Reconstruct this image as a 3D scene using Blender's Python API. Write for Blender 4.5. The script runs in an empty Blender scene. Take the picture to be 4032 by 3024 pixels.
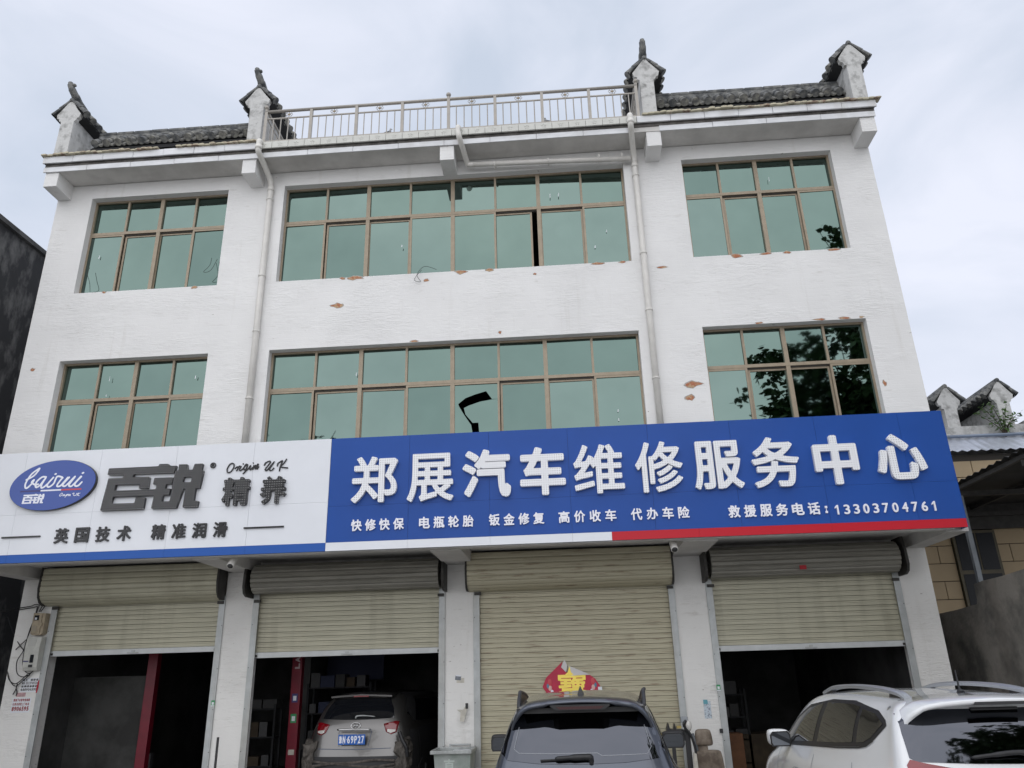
import bpy, bmesh, math, random
import numpy as np
from mathutils import Vector, Matrix, noise
from mathutils.bvhtree import BVHTree
from mathutils.geometry import delaunay_2d_cdt, interpolate_bezier
random.seed(7)
R = math.radians
scene = bpy.context.scene
C = scene.collection

# ------------------------------------------------------------------ camera, sky, sun, exposure
cam = bpy.data.cameras.new('camera'); cam.sensor_width = 36.0; cam.lens = 27.038; cam.clip_end = 3000
co = bpy.data.objects.new('camera', cam); C.objects.link(co)
co.location = (0.0, -11.5, 1.8)
yaw, pitch, roll = R(-3.54780), R(21.09121), R(-1.58786)
f = Vector((math.sin(yaw)*math.cos(pitch), math.cos(yaw)*math.cos(pitch), math.sin(pitch)))
r = Vector((math.cos(yaw), -math.sin(yaw), 0)); u = r.cross(f)
rr = math.cos(roll)*r + math.sin(roll)*u; uu = -math.sin(roll)*r + math.cos(roll)*u
co.rotation_euler = Matrix((rr, uu, -f)).transposed().to_euler()
scene.camera = co

SUN_EL, SUN_ROT = R(36), R(184)
world = bpy.data.worlds.new('World'); scene.world = world; world.use_nodes = True
nt = world.node_tree; N = nt.nodes; Lk = nt.links; N.clear()
out = N.new('ShaderNodeOutputWorld')
sky = N.new('ShaderNodeTexSky'); sky.sky_type = 'NISHITA'; sky.sun_disc = False
sky.sun_elevation = SUN_EL; sky.sun_rotation = SUN_ROT
bg1 = N.new('ShaderNodeBackground'); bg1.inputs[1].default_value = 0.1
Lk.new(sky.outputs[0], bg1.inputs[0])
tc = N.new('ShaderNodeTexCoord')
mp = N.new('ShaderNodeMapping'); mp.inputs['Scale'].default_value = (1.0, 1.0, 2.2)
Lk.new(tc.outputs['Generated'], mp.inputs[0])
n1 = N.new('ShaderNodeTexNoise'); n1.inputs['Scale'].default_value = 3.1; n1.inputs['Detail'].default_value = 6; n1.inputs['Roughness'].default_value = .5
n1.inputs['Distortion'].default_value = .6
Lk.new(mp.outputs[0], n1.inputs['Vector'])
cr = N.new('ShaderNodeValToRGB')
cr.color_ramp.elements[0].position = .30; cr.color_ramp.elements[0].color = (.465, .52, .615, 1)
cr.color_ramp.elements[1].position = .68; cr.color_ramp.elements[1].color = (.66, .685, .775, 1)
Lk.new(n1.outputs[0], cr.inputs[0])
bg2 = N.new('ShaderNodeBackground'); bg2.inputs[1].default_value = 1.0
Lk.new(cr.outputs[0], bg2.inputs[0])
mx = N.new('ShaderNodeMixShader'); mx.inputs[0].default_value = .95
Lk.new(bg1.outputs[0], mx.inputs[1]); Lk.new(bg2.outputs[0], mx.inputs[2]); Lk.new(mx.outputs[0], out.inputs[0])
sl = bpy.data.lights.new('sun', 'SUN'); sl.energy = 1.5; sl.angle = R(112); sl.color = (1, .965, .91)
so = bpy.data.objects.new('sun', sl); C.objects.link(so)
sd = Vector((math.cos(SUN_EL)*math.sin(SUN_ROT), math.cos(SUN_EL)*math.cos(SUN_ROT), math.sin(SUN_EL)))
so.rotation_euler = sd.to_track_quat('Z', 'Y').to_euler(); so.location = sd*40
vs = scene.view_settings; vs.view_transform = 'Standard'; vs.look = 'None'; vs.exposure = 0.42; vs.gamma = 1.0
vs.use_curve_mapping = False

# ------------------------------------------------------------------ helpers
def wl(o):
    v = Vector((0, 0, 0))
    while o is not None:
        v = v + o.location; o = o.parent
    return v
def link(o, parent=None):
    C.objects.link(o)
    if parent is not None: o.parent = parent
    return o
def obj(name, bm, m, parent=None, smooth=False, local=False):
    """bmesh in world coordinates -> one mesh object (child keeps world place)"""
    me = bpy.data.meshes.new(name)
    bmesh.ops.recalc_face_normals(bm, faces=bm.faces[:])
    bm.to_mesh(me); bm.free()
    if m is not None:
        for mm in (m if isinstance(m, (list, tuple)) else [m]): me.materials.append(mm)
    if smooth: me.polygons.foreach_set('use_smooth', [True]*len(me.polygons))
    o = bpy.data.objects.new(name, me)
    if parent is not None and not local: o.location = -wl(parent)
    return link(o, parent)
def inst(name, src, parent, loc, rot=None, scale=None):
    o = bpy.data.objects.new(name, src.data if hasattr(src, 'data') else src)
    o.location = Vector(loc) - (wl(parent) if parent else Vector((0, 0, 0)))
    if rot: o.rotation_euler = rot
    if scale: o.scale = scale
    return link(o, parent)
def tag(o, label=None, cat=None, group=None, kind=None):
    if label: o['label'] = label
    if cat: o['category'] = cat
    if group: o['group'] = group
    if kind: o['kind'] = kind
    return o
def thing(name, label, cat, loc=(0, 0, 0), rz=0, group=None):
    o = bpy.data.objects.new(name, None); C.objects.link(o); o.location = loc; o.rotation_euler = (0, 0, rz)
    o.empty_display_size = .2
    return tag(o, label, cat, group)
def box(bm, x0, x1, y0, y1, z0, z1, bev=0):
    if x0 > x1: x0, x1 = x1, x0
    if y0 > y1: y0, y1 = y1, y0
    if z0 > z1: z0, z1 = z1, z0
    vs_ = [bm.verts.new(p) for p in ((x0,y0,z0),(x1,y0,z0),(x1,y1,z0),(x0,y1,z0),(x0,y0,z1),(x1,y0,z1),(x1,y1,z1),(x0,y1,z1))]
    fs = [bm.faces.new([vs_[i] for i in q]) for q in ((0,3,2,1),(4,5,6,7),(0,1,5,4),(1,2,6,5),(2,3,7,6),(3,0,4,7))]
    if bev:
        es = list({e for q in fs for e in q.edges})
        bmesh.ops.bevel(bm, geom=es, offset=bev, segments=2, affect='EDGES', profile=.5)
def bx(name, x0, x1, y0, y1, z0, z1, m, parent=None, bev=0):
    bm = bmesh.new(); box(bm, x0, x1, y0, y1, z0, z1, bev); return obj(name, bm, m, parent)
def prism(bm, pts, a0, a1, axis='y'):
    """2D polygon extruded along axis between a0 and a1"""
    def mk(p, a):
        return {'y': (p[0], a, p[1]), 'x': (a, p[0], p[1]), 'z': (p[0], p[1], a)}[axis]
    A = [bm.verts.new(mk(p, a0)) for p in pts]; B = [bm.verts.new(mk(p, a1)) for p in pts]
    n = len(pts)
    bm.faces.new(A); bm.faces.new(B[::-1])
    for i in range(n):
        bm.faces.new((A[i], B[i], B[(i+1) % n], A[(i+1) % n]))
def tube(bm, path, rad, seg=8, cap=True, flat=None):
    path = [Vector(p) for p in path]; n = len(path)
    rads = rad if isinstance(rad, (list, tuple)) else [rad]*n
    rings = []; prev = None
    for i, p in enumerate(path):
        t = (path[min(i+1, n-1)] - path[max(i-1, 0)])
        if t.length < 1e-9: t = Vector((0, 0, 1))
        t.normalize()
        if prev is None:
            a = t.orthogonal().normalized()
        else:
            a = (prev - t*prev.dot(t))
            a = a.normalized() if a.length > 1e-6 else t.orthogonal().normalized()
        prev = a; b = t.cross(a)
        rings.append([bm.verts.new(p + (a*math.cos(2*math.pi*k/seg) + b*math.sin(2*math.pi*k/seg))*rads[i]) for k in range(seg)])
    for i in range(n-1):
        for k in range(seg):
            bm.faces.new((rings[i][k], rings[i][(k+1) % seg], rings[i+1][(k+1) % seg], rings[i+1][k]))
    if cap:
        bm.faces.new(rings[0][::-1]); bm.faces.new(rings[-1])
def smooth_path(pts, k=6):
    pts = [Vector(p) for p in pts]; o = []
    n = len(pts)
    for i in range(n-1):
        p0, p1, p2, p3 = pts[max(i-1, 0)], pts[i], pts[i+1], pts[min(i+2, n-1)]
        for j in range(k):
            t = j/k
            o.append(.5*((2*p1) + (-p0+p2)*t + (2*p0-5*p1+4*p2-p3)*t*t + (-p0+3*p1-3*p2+p3)*t**3))
    o.append(pts[-1]); return o
def ball(bm, c, rad, seg=10, sc=(1, 1, 1)):
    m = Matrix.Translation(c) @ Matrix.Diagonal((sc[0], sc[1], sc[2], 1))
    bmesh.ops.create_uvsphere(bm, u_segments=seg, v_segments=max(6, seg//2+2), radius=rad, matrix=m)

# ------------------------------------------------------------------ materials
def mat(name, col, rough=.7, metal=0., var=.0, vscale=4., bump=0., bscale=30., stretch=(1, 1, 1), col2=None, lo=.4, hi=.62,
        spec=None, coat=0., streak=None, detail=6, bdetail=4, emit=None):
    m = bpy.data.materials.new(name); m.use_nodes = True
    t = m.node_tree; n = t.nodes; l = t.links
    p = n['Principled BSDF']
    p.inputs['Roughness'].default_value = rough; p.inputs['Metallic'].default_value = metal
    if spec is not None: p.inputs['Specular IOR Level'].default_value = spec
    if coat: p.inputs['Coat Weight'].default_value = coat; p.inputs['Coat Roughness'].default_value = .03
    c4 = (col[0], col[1], col[2], 1)
    p.inputs['Base Color'].default_value = c4
    g = n.new('ShaderNodeNewGeometry')
    mpn = n.new('ShaderNodeMapping'); mpn.inputs['Scale'].default_value = stretch
    l.new(g.outputs['Position'], mpn.inputs[0])
    last = None
    if var or col2:
        nz = n.new('ShaderNodeTexNoise'); nz.inputs['Scale'].default_value = vscale; nz.inputs['Detail'].default_value = detail; nz.inputs['Roughness'].default_value = .6
        l.new(mpn.outputs[0], nz.inputs['Vector'])
        rp = n.new('ShaderNodeValToRGB'); rp.color_ramp.elements[0].position = lo; rp.color_ramp.elements[1].position = hi
        c2 = col2 if col2 else tuple(max(0, x*(1-var)) for x in col)
        rp.color_ramp.elements[0].color = (c2[0], c2[1], c2[2], 1); rp.color_ramp.elements[1].color = c4
        l.new(nz.outputs[0], rp.inputs[0]); last = rp.outputs[0]
    if streak:                                   # (colour, amount, scale) vertical stains
        ms = n.new('ShaderNodeMapping'); ms.inputs['Scale'].default_value = (streak[2], streak[2], streak[2]*.09)
        l.new(g.outputs['Position'], ms.inputs[0])
        n2 = n.new('ShaderNodeTexNoise'); n2.inputs['Scale'].default_value = 1.; n2.inputs['Detail'].default_value = 5
        l.new(ms.outputs[0], n2.inputs['Vector'])
        r2 = n.new('ShaderNodeValToRGB'); r2.color_ramp.elements[0].position = .52; r2.color_ramp.elements[1].position = .78
        r2.color_ramp.elements[0].color = (0, 0, 0, 1); r2.color_ramp.elements[1].color = (streak[1],)*3+(1,)
        l.new(n2.outputs[0], r2.inputs[0])
        mi = n.new('ShaderNodeMixRGB'); mi.inputs[2].default_value = (*streak[0], 1)
        if last: l.new(last, mi.inputs[1])
        else: mi.inputs[1].default_value = c4
        l.new(r2.outputs[0], mi.inputs[0]); last = mi.outputs[0]
    if last: l.new(last, p.inputs['Base Color'])
    if bump:
        nb = n.new('ShaderNodeTexNoise'); nb.inputs['Scale'].default_value = bscale; nb.inputs['Detail'].default_value = bdetail
        l.new(mpn.outputs[0], nb.inputs['Vector'])
        b = n.new('ShaderNodeBump'); b.inputs['Strength'].default_value = min(1, bump); b.inputs['Distance'].default_value = .02
        l.new(nb.outputs[0], b.inputs['Height']); l.new(b.outputs[0], p.inputs['Normal'])
    if emit:
        p.inputs['Emission Color'].default_value = (*emit[:3], 1); p.inputs['Emission Strength'].default_value = emit[3]
    m['last'] = 1
    return m

def wall_paint(name, col=(.80, .795, .785), dirt=(.55, .53, .50), relief=1.):
    """whitewash brushed over brickwork: horizontal ripples, faint courses, rubbed spots"""
    m = bpy.data.materials.new(name); m.use_nodes = True
    t = m.node_tree; n = t.nodes; l = t.links; p = n['Principled BSDF']
    p.inputs['Roughness'].default_value = .85; p.inputs['Specular IOR Level'].default_value = .25
    g = n.new('ShaderNodeNewGeometry')
    def mapping(s):
        k = n.new('ShaderNodeMapping'); k.inputs['Scale'].default_value = s; l.new(g.outputs['Position'], k.inputs[0]); return k
    def nz(mpn, sc, det=5, ro=.6, dis=0):
        k = n.new('ShaderNodeTexNoise'); k.inputs['Scale'].default_value = sc; k.inputs['Detail'].default_value = det
        k.inputs['Roughness'].default_value = ro; k.inputs['Distortion'].default_value = dis
        l.new(mpn.outputs[0], k.inputs['Vector']); return k
    def ramp(src, a, b, ca, cb):
        k = n.new('ShaderNodeValToRGB'); k.color_ramp.elements[0].position = a; k.color_ramp.elements[1].position = b
        k.color_ramp.elements[0].color = (*ca, 1); k.color_ramp.elements[1].color = (*cb, 1); l.new(src, k.inputs[0]); return k
    big = nz(mapping((1, 1, 1)), .9, 6)
    base = ramp(big.outputs[0], .35, .65, tuple(c*.93 for c in col), col)
    smear = nz(mapping((1.3, 1.3, 7)), 2.2, 7, .65, .4)
    sm = ramp(smear.outputs[0], .60, .74, (0, 0, 0), (.55, .55, .55))
    mi = n.new('ShaderNodeMixRGB'); mi.inputs[2].default_value = (*dirt, 1)
    l.new(base.outputs[0], mi.inputs[1]); l.new(sm.outputs[0], mi.inputs[0])
    st = nz(mapping((5, 5, .35)), 1.0, 6, .6)
    s2 = ramp(st.outputs[0], .60, .84, (0, 0, 0), (.42, .42, .42))
    m2 = n.new('ShaderNodeMixRGB'); m2.inputs[2].default_value = (.50, .47, .42, 1)
    l.new(mi.outputs[0], m2.inputs[1]); l.new(s2.outputs[0], m2.inputs[0])
    sp = nz(mapping((1, 1, 2.4)), 9, 3, .5)
    s3 = ramp(sp.outputs[0], .735, .76, (0, 0, 0), (.75, .75, .75))
    m3 = n.new('ShaderNodeMixRGB'); m3.inputs[2].default_value = (.34, .31, .28, 1)
    l.new(m2.outputs[0], m3.inputs[1]); l.new(s3.outputs[0], m3.inputs[0])
    l.new(m3.outputs[0], p.inputs['Base Color'])
    rip = nz(mapping((1.6, 1.6, 9)), 3.2, 5, .62, 1.1)
    fine = nz(mapping((1, 1, 1.5)), 38, 3)
    sx = n.new('ShaderNodeSeparateXYZ'); l.new(g.outputs['Position'], sx.inputs[0])
    ad = n.new('ShaderNodeMath'); ad.operation = 'ADD'; l.new(sx.outputs[0], ad.inputs[0]); l.new(sx.outputs[1], ad.inputs[1])
    cx = n.new('ShaderNodeCombineXYZ'); l.new(ad.outputs[0], cx.inputs[0]); l.new(sx.outputs[2], cx.inputs[1])
    bt = n.new('ShaderNodeTexBrick'); bt.inputs['Scale'].default_value = 1; bt.inputs['Brick Width'].default_value = .25
    bt.inputs['Row Height'].default_value = .075; bt.inputs['Mortar Size'].default_value = .008; bt.inputs['Mortar Smooth'].default_value = 1
    l.new(cx.outputs[0], bt.inputs['Vector'])
    def bump(src, s, d, prev=None):
        b = n.new('ShaderNodeBump'); b.inputs['Strength'].default_value = s; b.inputs['Distance'].default_value = d
        l.new(src, b.inputs['Height'])
        if prev: l.new(prev.outputs[0], b.inputs['Normal'])
        return b
    mk = nz(mapping((1, 1, 1.6)), .8, 4, .6); mkr = ramp(mk.outputs[0], .46, .62, (.12, .12, .12), (1, 1, 1))
    mul = n.new('ShaderNodeMath'); mul.operation = 'MULTIPLY'; l.new(rip.outputs[0], mul.inputs[0]); l.new(mkr.outputs[0], mul.inputs[1])
    b1 = bump(mul.outputs[0], .65, .02*relief); b2 = bump(fine.outputs[0], .3, .006, b1)
    b3 = n.new('ShaderNodeBump'); b3.invert = True; b3.inputs['Strength'].default_value = .13; b3.inputs['Distance'].default_value = .006
    l.new(bt.outputs['Fac'], b3.inputs['Height']); l.new(b2.outputs[0], b3.inputs['Normal'])
    l.new(b3.outputs[0], p.inputs['Normal'])
    return m

def led_mat(name, face, dot, pitch, rad, rough=.5):
    m = bpy.data.materials.new(name); m.use_nodes = True
    t = m.node_tree; n = t.nodes; l = t.links; p = n['Principled BSDF']
    p.inputs['Roughness'].default_value = rough
    g = n.new('ShaderNodeNewGeometry'); s = n.new('ShaderNodeSeparateXYZ'); l.new(g.outputs['Position'], s.inputs[0])
    def M(op, a, b=None):
        k = n.new('ShaderNodeMath'); k.operation = op
        for i, v in enumerate((a, b)):
            if v is None: continue
            if isinstance(v, (int, float)): k.inputs[i].default_value = v
            else: l.new(v, k.inputs[i])
        return k.outputs[0]
    fx = M('SUBTRACT', M('FRACT', M('DIVIDE', s.outputs[0], pitch)), .5)
    fz = M('SUBTRACT', M('FRACT', M('DIVIDE', s.outputs[2], pitch)), .5)
    d = M('SQRT', M('ADD', M('MULTIPLY', fx, fx), M('MULTIPLY', fz, fz)))
    k = M('LESS_THAN', d, rad/pitch)
    mi = n.new('ShaderNodeMixRGB'); mi.inputs[1].default_value = (*face, 1); mi.inputs[2].default_value = (*dot, 1)
    l.new(k, mi.inputs[0]); l.new(mi.outputs[0], p.inputs['Base Color'])
    return m

M_wall = wall_paint('whitewashed_brick')
M_pillar = wall_paint('whitewashed_pillar', (.79, .78, .755), (.50, .47, .43), 2.0)
M_soffit = mat('painted_soffit', (.66, .645, .62), .85, var=.18, vscale=1.6, bump=.25, bscale=14, streak=((.35, .33, .3), .35, 1.2))
M_marble = mat('white_marble_slab', (.74, .75, .77), .35, var=.14, vscale=3, stretch=(1, 1, 3), streak=((.45, .43, .4), .5, 3))
M_floral = mat('cream_relief_tile', (.60, .60, .56), .4, var=.08, vscale=9, bump=.1, bscale=40)
M_groove = mat('dark_groove', (.16, .15, .14), .9, var=.5, vscale=6)
M_coping = mat('broken_coping_tile', (.50, .46, .34), .7, col2=(.22, .14, .10), vscale=7, lo=.36, hi=.5, bump=.3, bscale=50)
M_plaster = mat('weathered_plaster', (.56, .56, .55), .9, col2=(.24, .24, .23), vscale=5.5, lo=.30, hi=.5, bump=.6, bscale=12, streak=((.2, .2, .19), .5, 5))
M_tile = mat('grey_clay_tile', (.20, .20, .19), .8, col2=(.06, .065, .07), vscale=8, bump=.3, bscale=40)
M_tilel = mat('bleached_clay_tile', (.27, .265, .235), .85, col2=(.10, .10, .10), vscale=12, bump=.3, bscale=40)
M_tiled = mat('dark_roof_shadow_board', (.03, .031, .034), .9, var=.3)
M_bronze = mat('bronze_aluminium', (.33, .27, .195), .42, .2, var=.12, vscale=10)
M_bronzed = mat('window_track_dark', (.05, .045, .04), .5, .2)
def glass_mat(name, c, rough=.015):
    m = mat(name, c, rough, 1.0)
    n = m.node_tree.nodes; l = m.node_tree.links; p = n['Principled BSDF']
    g = n.new('ShaderNodeNewGeometry')
    nz = n.new('ShaderNodeTexNoise'); nz.inputs['Scale'].default_value = .9; nz.inputs['Detail'].default_value = 1
    l.new(g.outputs['Position'], nz.inputs['Vector'])
    b = n.new('ShaderNodeBump'); b.inputs['Strength'].default_value = .10; b.inputs['Distance'].default_value = .02
    l.new(nz.outputs[0], b.inputs['Height']); l.new(b.outputs[0], p.inputs['Normal'])
    d = n.new('ShaderNodeTexNoise'); d.inputs['Scale'].default_value = 2.2; d.inputs['Detail'].default_value = 4
    l.new(g.outputs['Position'], d.inputs['Vector'])
    rp = n.new('ShaderNodeValToRGB'); rp.color_ramp.elements[0].position = .3; rp.color_ramp.elements[1].position = .7
    rp.color_ramp.elements[0].color = (*[x*.93 for x in c], 1); rp.color_ramp.elements[1].color = (*c, 1)
    l.new(d.outputs[0], rp.inputs[0]); l.new(rp.outputs[0], p.inputs['Base Color'])
    return m
M_glass = glass_mat('green_mirror_glass', (.134, .190, .170))
M_glass2 = glass_mat('green_mirror_glass_dusty', (.116, .168, .152), .03)
M_glass3 = glass_mat('green_mirror_glass_pale', (.146, .202, .184), .02)
M_white = mat('white_sign_panel', (.76, .78, .82), .32, var=.03, vscale=2, spec=.4)
M_blue = mat('blue_sign_panel', (.012, .072, .33), .38, var=.06, vscale=1.2, spec=.28)
M_blue2 = mat('blue_sign_stripe', (.018, .095, .38), .38, spec=.3)
M_red = mat('red_sign_stripe', (.50, .008, .022), .34, spec=.3)
M_seam = mat('panel_seam', (.10, .12, .17), .8)
M_ledw = led_mat('white_led_letter', (.84, .85, .87), (.50, .50, .52), .034, .0085, .4)
M_ledk = led_mat('black_led_letter', (.012, .012, .014), (.34, .34, .33), .036, .0066, .35)
M_acrw = mat('white_acrylic', (.84, .84, .90), .3)
M_black = mat('black_acrylic', (.012, .012, .014), .3)
M_oval = mat('blue_oval_print', (.03, .075, .33), .25)
M_ovalw = mat('white_print', (.80, .82, .90), .4); M_ovalr = mat('red_print', (.55, .05, .07), .4); M_ovaln = mat('navy_print', (.045, .04, .17), .4)
M_pvc = mat('cream_pvc_pipe', (.72, .70, .66), .45, var=.08, vscale=6, streak=((.5, .45, .38), .15, 6))
M_pvcin = mat('pipe_inside', (.05, .05, .05), .9)
M_slat = mat('cream_shutter_slat', (.49, .47, .36), .42, .1, var=.13, vscale=1.6, stretch=(1, 1, 9), streak=((.15, .12, .08), .35, 4))
M_slatr = mat('grimy_shutter_slat', (.475, .44, .32), .45, .1, col2=(.22, .16, .105), vscale=2.6, stretch=(1, 1, 11), lo=.26, hi=.46)
M_slatd = mat('rolled_shutter_metal', (.26, .25, .215), .5, .15, var=.2, vscale=2, stretch=(1, 1, 6))
M_alu = mat('brushed_guide_rail', (.46, .48, .48), .45, .3, var=.15, vscale=6, streak=((.25, .2, .13), .4, 4))
M_bar = mat('painted_bottom_bar', (.56, .58, .58), .5, .1, var=.1, vscale=5)
M_plate = mat('dark_end_plate', (.055, .052, .048), .6, .3, var=.3, vscale=8)
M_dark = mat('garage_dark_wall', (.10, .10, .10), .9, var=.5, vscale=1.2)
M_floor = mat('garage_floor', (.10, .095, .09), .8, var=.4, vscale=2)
M_lift = mat('red_lift_paint', (.19, .004, .02), .35, var=.2, vscale=5)
M_chrome = mat('chrome', (.7, .7, .7), .12, 1.)
M_steel = mat('railing_stainless', (.36, .335, .30), .4, .25, var=.1, vscale=8)
M_brick = mat('exposed_brick', (.40, .15, .08), .9, col2=(.48, .33, .20), vscale=14, lo=.42, hi=.55, bump=.4, bscale=40)
M_conc = mat('concrete_ground', (.36, .35, .33), .85, var=.25, vscale=1.1, bump=.2, bscale=25)
M_cement = mat('rough_cement_render', (.27, .25, .22), .92, col2=(.10, .097, .088), vscale=1.5, lo=.38, hi=.60, bump=.5, bscale=16, streak=((.22, .19, .16), .4, 1.6))
M_grime = mat('blackened_concrete', (.045, .046, .05), .92, col2=(.17, .17, .17), vscale=2.3, stretch=(1, 1, .5), lo=.40, hi=.53, bump=.4, bscale=9)
M_beige = mat('beige_cladding_stone', (.40, .305, .185), .6, var=.07, vscale=3)
M_beigej = mat('dark_cladding_joint', (.05, .045, .04), .9)
M_winb = mat('dark_window_pane', (.010, .012, .016), .35, spec=.2)
M_corr = mat('corrugated_dark_sheet', (.035, .035, .034), .6, .3, var=.4, vscale=2)
M_corrl = mat('galvanised_sheet', (.56, .59, .66), .35, .5, var=.12, vscale=4)
M_leaf = mat('fresh_leaf', (.13, .24, .06), .6, col2=(.07, .14, .035), vscale=10)
M_leafd = mat('broad_leaf', (.10, .17, .06), .6, col2=(.05, .09, .035), vscale=3)
M_bark = mat('bark', (.10, .08, .06), .9, var=.4, vscale=8)
M_rubber = mat('black_rubber', (.015, .015, .016), .7)
M_cable = mat('black_cable', (.012, .012, .013), .5)
M_tyre = mat('tyre', (.02, .02, .02), .8)
M_carb = mat('slate_blue_metallic', (.085, .095, .12), .28, .7, coat=.9, var=.08, vscale=60, lo=.3, hi=.7)
M_carw = mat('pearl_white_paint', (.76, .77, .78), .25, 0, coat=1.)
M_cars = mat('silver_metallic', (.165, .16, .155), .3, .8, coat=.8)
M_cglass = mat('tinted_car_glass', (.008, .009, .012), .03, 0, spec=.9)
M_cglassb = mat('reflective_car_glass', (.095, .10, .115), .04, 1.)
M_lamp = mat('tail_lamp_red', (.20, .003, .008), .12, coat=1.)
M_lampc = mat('lamp_clear', (.55, .53, .5), .15, coat=1.)
M_bpl = mat('black_plastic', (.018, .018, .02), .45, var=.3, vscale=20)
M_bplm = mat('matt_black_plastic', (.03, .03, .032), .6)
M_plateb = mat('blue_licence_plate', (.01, .11, .45), .35)
M_mir = mat('mirror_glass', (.13, .14, .155), .02, 1.)

# ------------------------------------------------------------------ glyph meshes from distance fields
def seg_dist(P, A, B):
    d = B - A; L2 = (d**2).sum(1) + 1e-12
    out_ = np.full(len(P), 1e9)
    for i in range(len(A)):
        t = np.clip(((P - A[i]) @ d[i]) / L2[i], 0, 1)
        q = P - (A[i] + t[:, None]*d[i]); out_ = np.minimum(out_, q[:, 0]**2 + q[:, 1]**2)
    return np.sqrt(out_)
def loops_sdf(P, loops):
    A = np.concatenate([np.array(l) for l in loops]); B = np.concatenate([np.roll(np.array(l), -1, 0) for l in loops])
    d = seg_dist(P, A, B); w = np.zeros(len(P))
    for a, b in zip(A, B):
        up = (a[1] <= P[:, 1]) & (b[1] > P[:, 1]); dn = (a[1] > P[:, 1]) & (b[1] <= P[:, 1])
        isl = (b[0]-a[0])*(P[:, 1]-a[1]) - (P[:, 0]-a[0])*(b[1]-a[1])
        w += (up & (isl > 0)); w -= (dn & (isl < 0))
    return np.where(w != 0, -d, d)
def field_mesh(bm, fn, x0, x1, z0, z1, h, yf, yb):
    nx = int((x1-x0)/h)+2; nz = int((z1-z0)/h)+2
    X, Z = np.meshgrid(x0+h*np.arange(nx), z0+h*np.arange(nz))
    F = fn(np.stack([X.ravel(), Z.ravel()], 1)).reshape(nz, nx); F[F == 0] = 1e-7
    F[0, :] = F[-1, :] = abs(F[0, :])+1e-6; F[:, 0] = F[:, -1] = abs(F[:, 0])+1e-6
    vc = {}
    def V(key, x, z, y=yf):
        k = (key, y)
        if k not in vc: vc[k] = bm.verts.new((x, y, z))
        return vc[k]
    def corner(j, i): return V(('c', j, i), X[j, i], Z[j, i])
    def cross(j, i, j2, i2, y=yf):
        if (j2, i2) < (j, i): j, i, j2, i2 = j2, i2, j, i
        t = F[j, i]/(F[j, i]-F[j2, i2])
        return V(('e', j, i, j2, i2), X[j, i]+t*(X[j2, i2]-X[j, i]), Z[j, i]+t*(Z[j2, i2]-Z[j, i]), y)
    for j in range(nz-1):
        i = 0
        while i < nx-1:
            cs = [(j, i), (j, i+1), (j+1, i+1), (j+1, i)]
            ins = [F[c] < 0 for c in cs]
            if not any(ins): i += 1; continue
            if all(ins):
                k = i
                while k < nx-1 and F[j, k+1] < 0 and F[j+1, k+1] < 0: k += 1
                bm.faces.new((corner(j, i), corner(j, k), corner(j+1, k), corner(j+1, i))); i = k; continue
            poly = []; marks = []
            for q in range(4):
                a, b = cs[q], cs[(q+1) % 4]
                if ins[q]: poly.append(corner(*a))
                if ins[q] != ins[(q+1) % 4]:
                    poly.append(cross(*a, *b)); marks.append((a, b, ins[q]))
            if len(poly) >= 3:
                try: bm.faces.new(poly)
                except ValueError: pass
            for q in range(len(marks)):
                if marks[q][2]:
                    a = marks[q]; b = marks[(q+1) % len(marks)]
                    try: bm.faces.new((cross(*a[0], *a[1]), cross(*b[0], *b[1]), cross(*b[0], *b[1], yb), cross(*a[0], *a[1], yb)))
                    except ValueError: pass
            i += 1
_gl = {}
def glyph_loops(ch):
    if ch in _gl: return _gl[ch]
    cu = bpy.data.curves.new('tmp', 'FONT'); cu.body = ch
    o = bpy.data.objects.new('tmp', cu); C.objects.link(o)
    bpy.context.view_layer.update()
    c2 = o.to_curve(bpy.context.evaluated_depsgraph_get())
    loops = []
    for s in c2.splines:
        b = s.bezier_points; n = len(b); pts = []
        for i in range(n):
            p, q = b[i], b[(i+1) % n]
            straight = (p.handle_right-p.co).cross(q.co-p.co).length < 1e-5 and (q.handle_left-q.co).cross(q.co-p.co).length < 1e-5
            k = 2 if straight else 6
            pts += [(v.x, v.y) for v in interpolate_bezier(p.co, p.handle_right, q.handle_left, q.co, k)[:-1]]
        if len(pts) > 2: loops.append(pts)
    o.to_curve_clear(); bpy.data.objects.remove(o); bpy.data.curves.remove(cu)
    _gl[ch] = loops; return loops
def glyph(bm, ch, x0, x1, z0, z1, yf, yb, fat=0., res=70, shear=0.):
    """fit glyph ch into the box x0..x1, z0..z1 and thicken its strokes by fat metres"""
    lo = glyph_loops(ch)
    if not lo: return
    a = np.concatenate([np.array(l) for l in lo]); mn = a.min(0); mxx = a.max(0)
    sx = (x1-x0-2*fat)/max(1e-6, mxx[0]-mn[0]); sz = (z1-z0-2*fat)/max(1e-6, mxx[1]-mn[1])
    if mxx[0]-mn[0] < .25: sx = min(sx, sz)
    lp = [[(x0+fat+(p[0]-mn[0])*sx, z0+fat+(p[1]-mn[1])*sz) for p in l] for l in lo]
    if shear: lp = [[(p[0]+(p[1]-z0)*shear, p[1]) for p in l] for l in lp]
    h = max(x1-x0, z1-z0)/res
    field_mesh(bm, lambda P: loops_sdf(P, lp)-fat, x0-2*h, x1+2*h+abs(shear)*(z1-z0), z0-2*h, z1+2*h, h, yf, yb)
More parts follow.
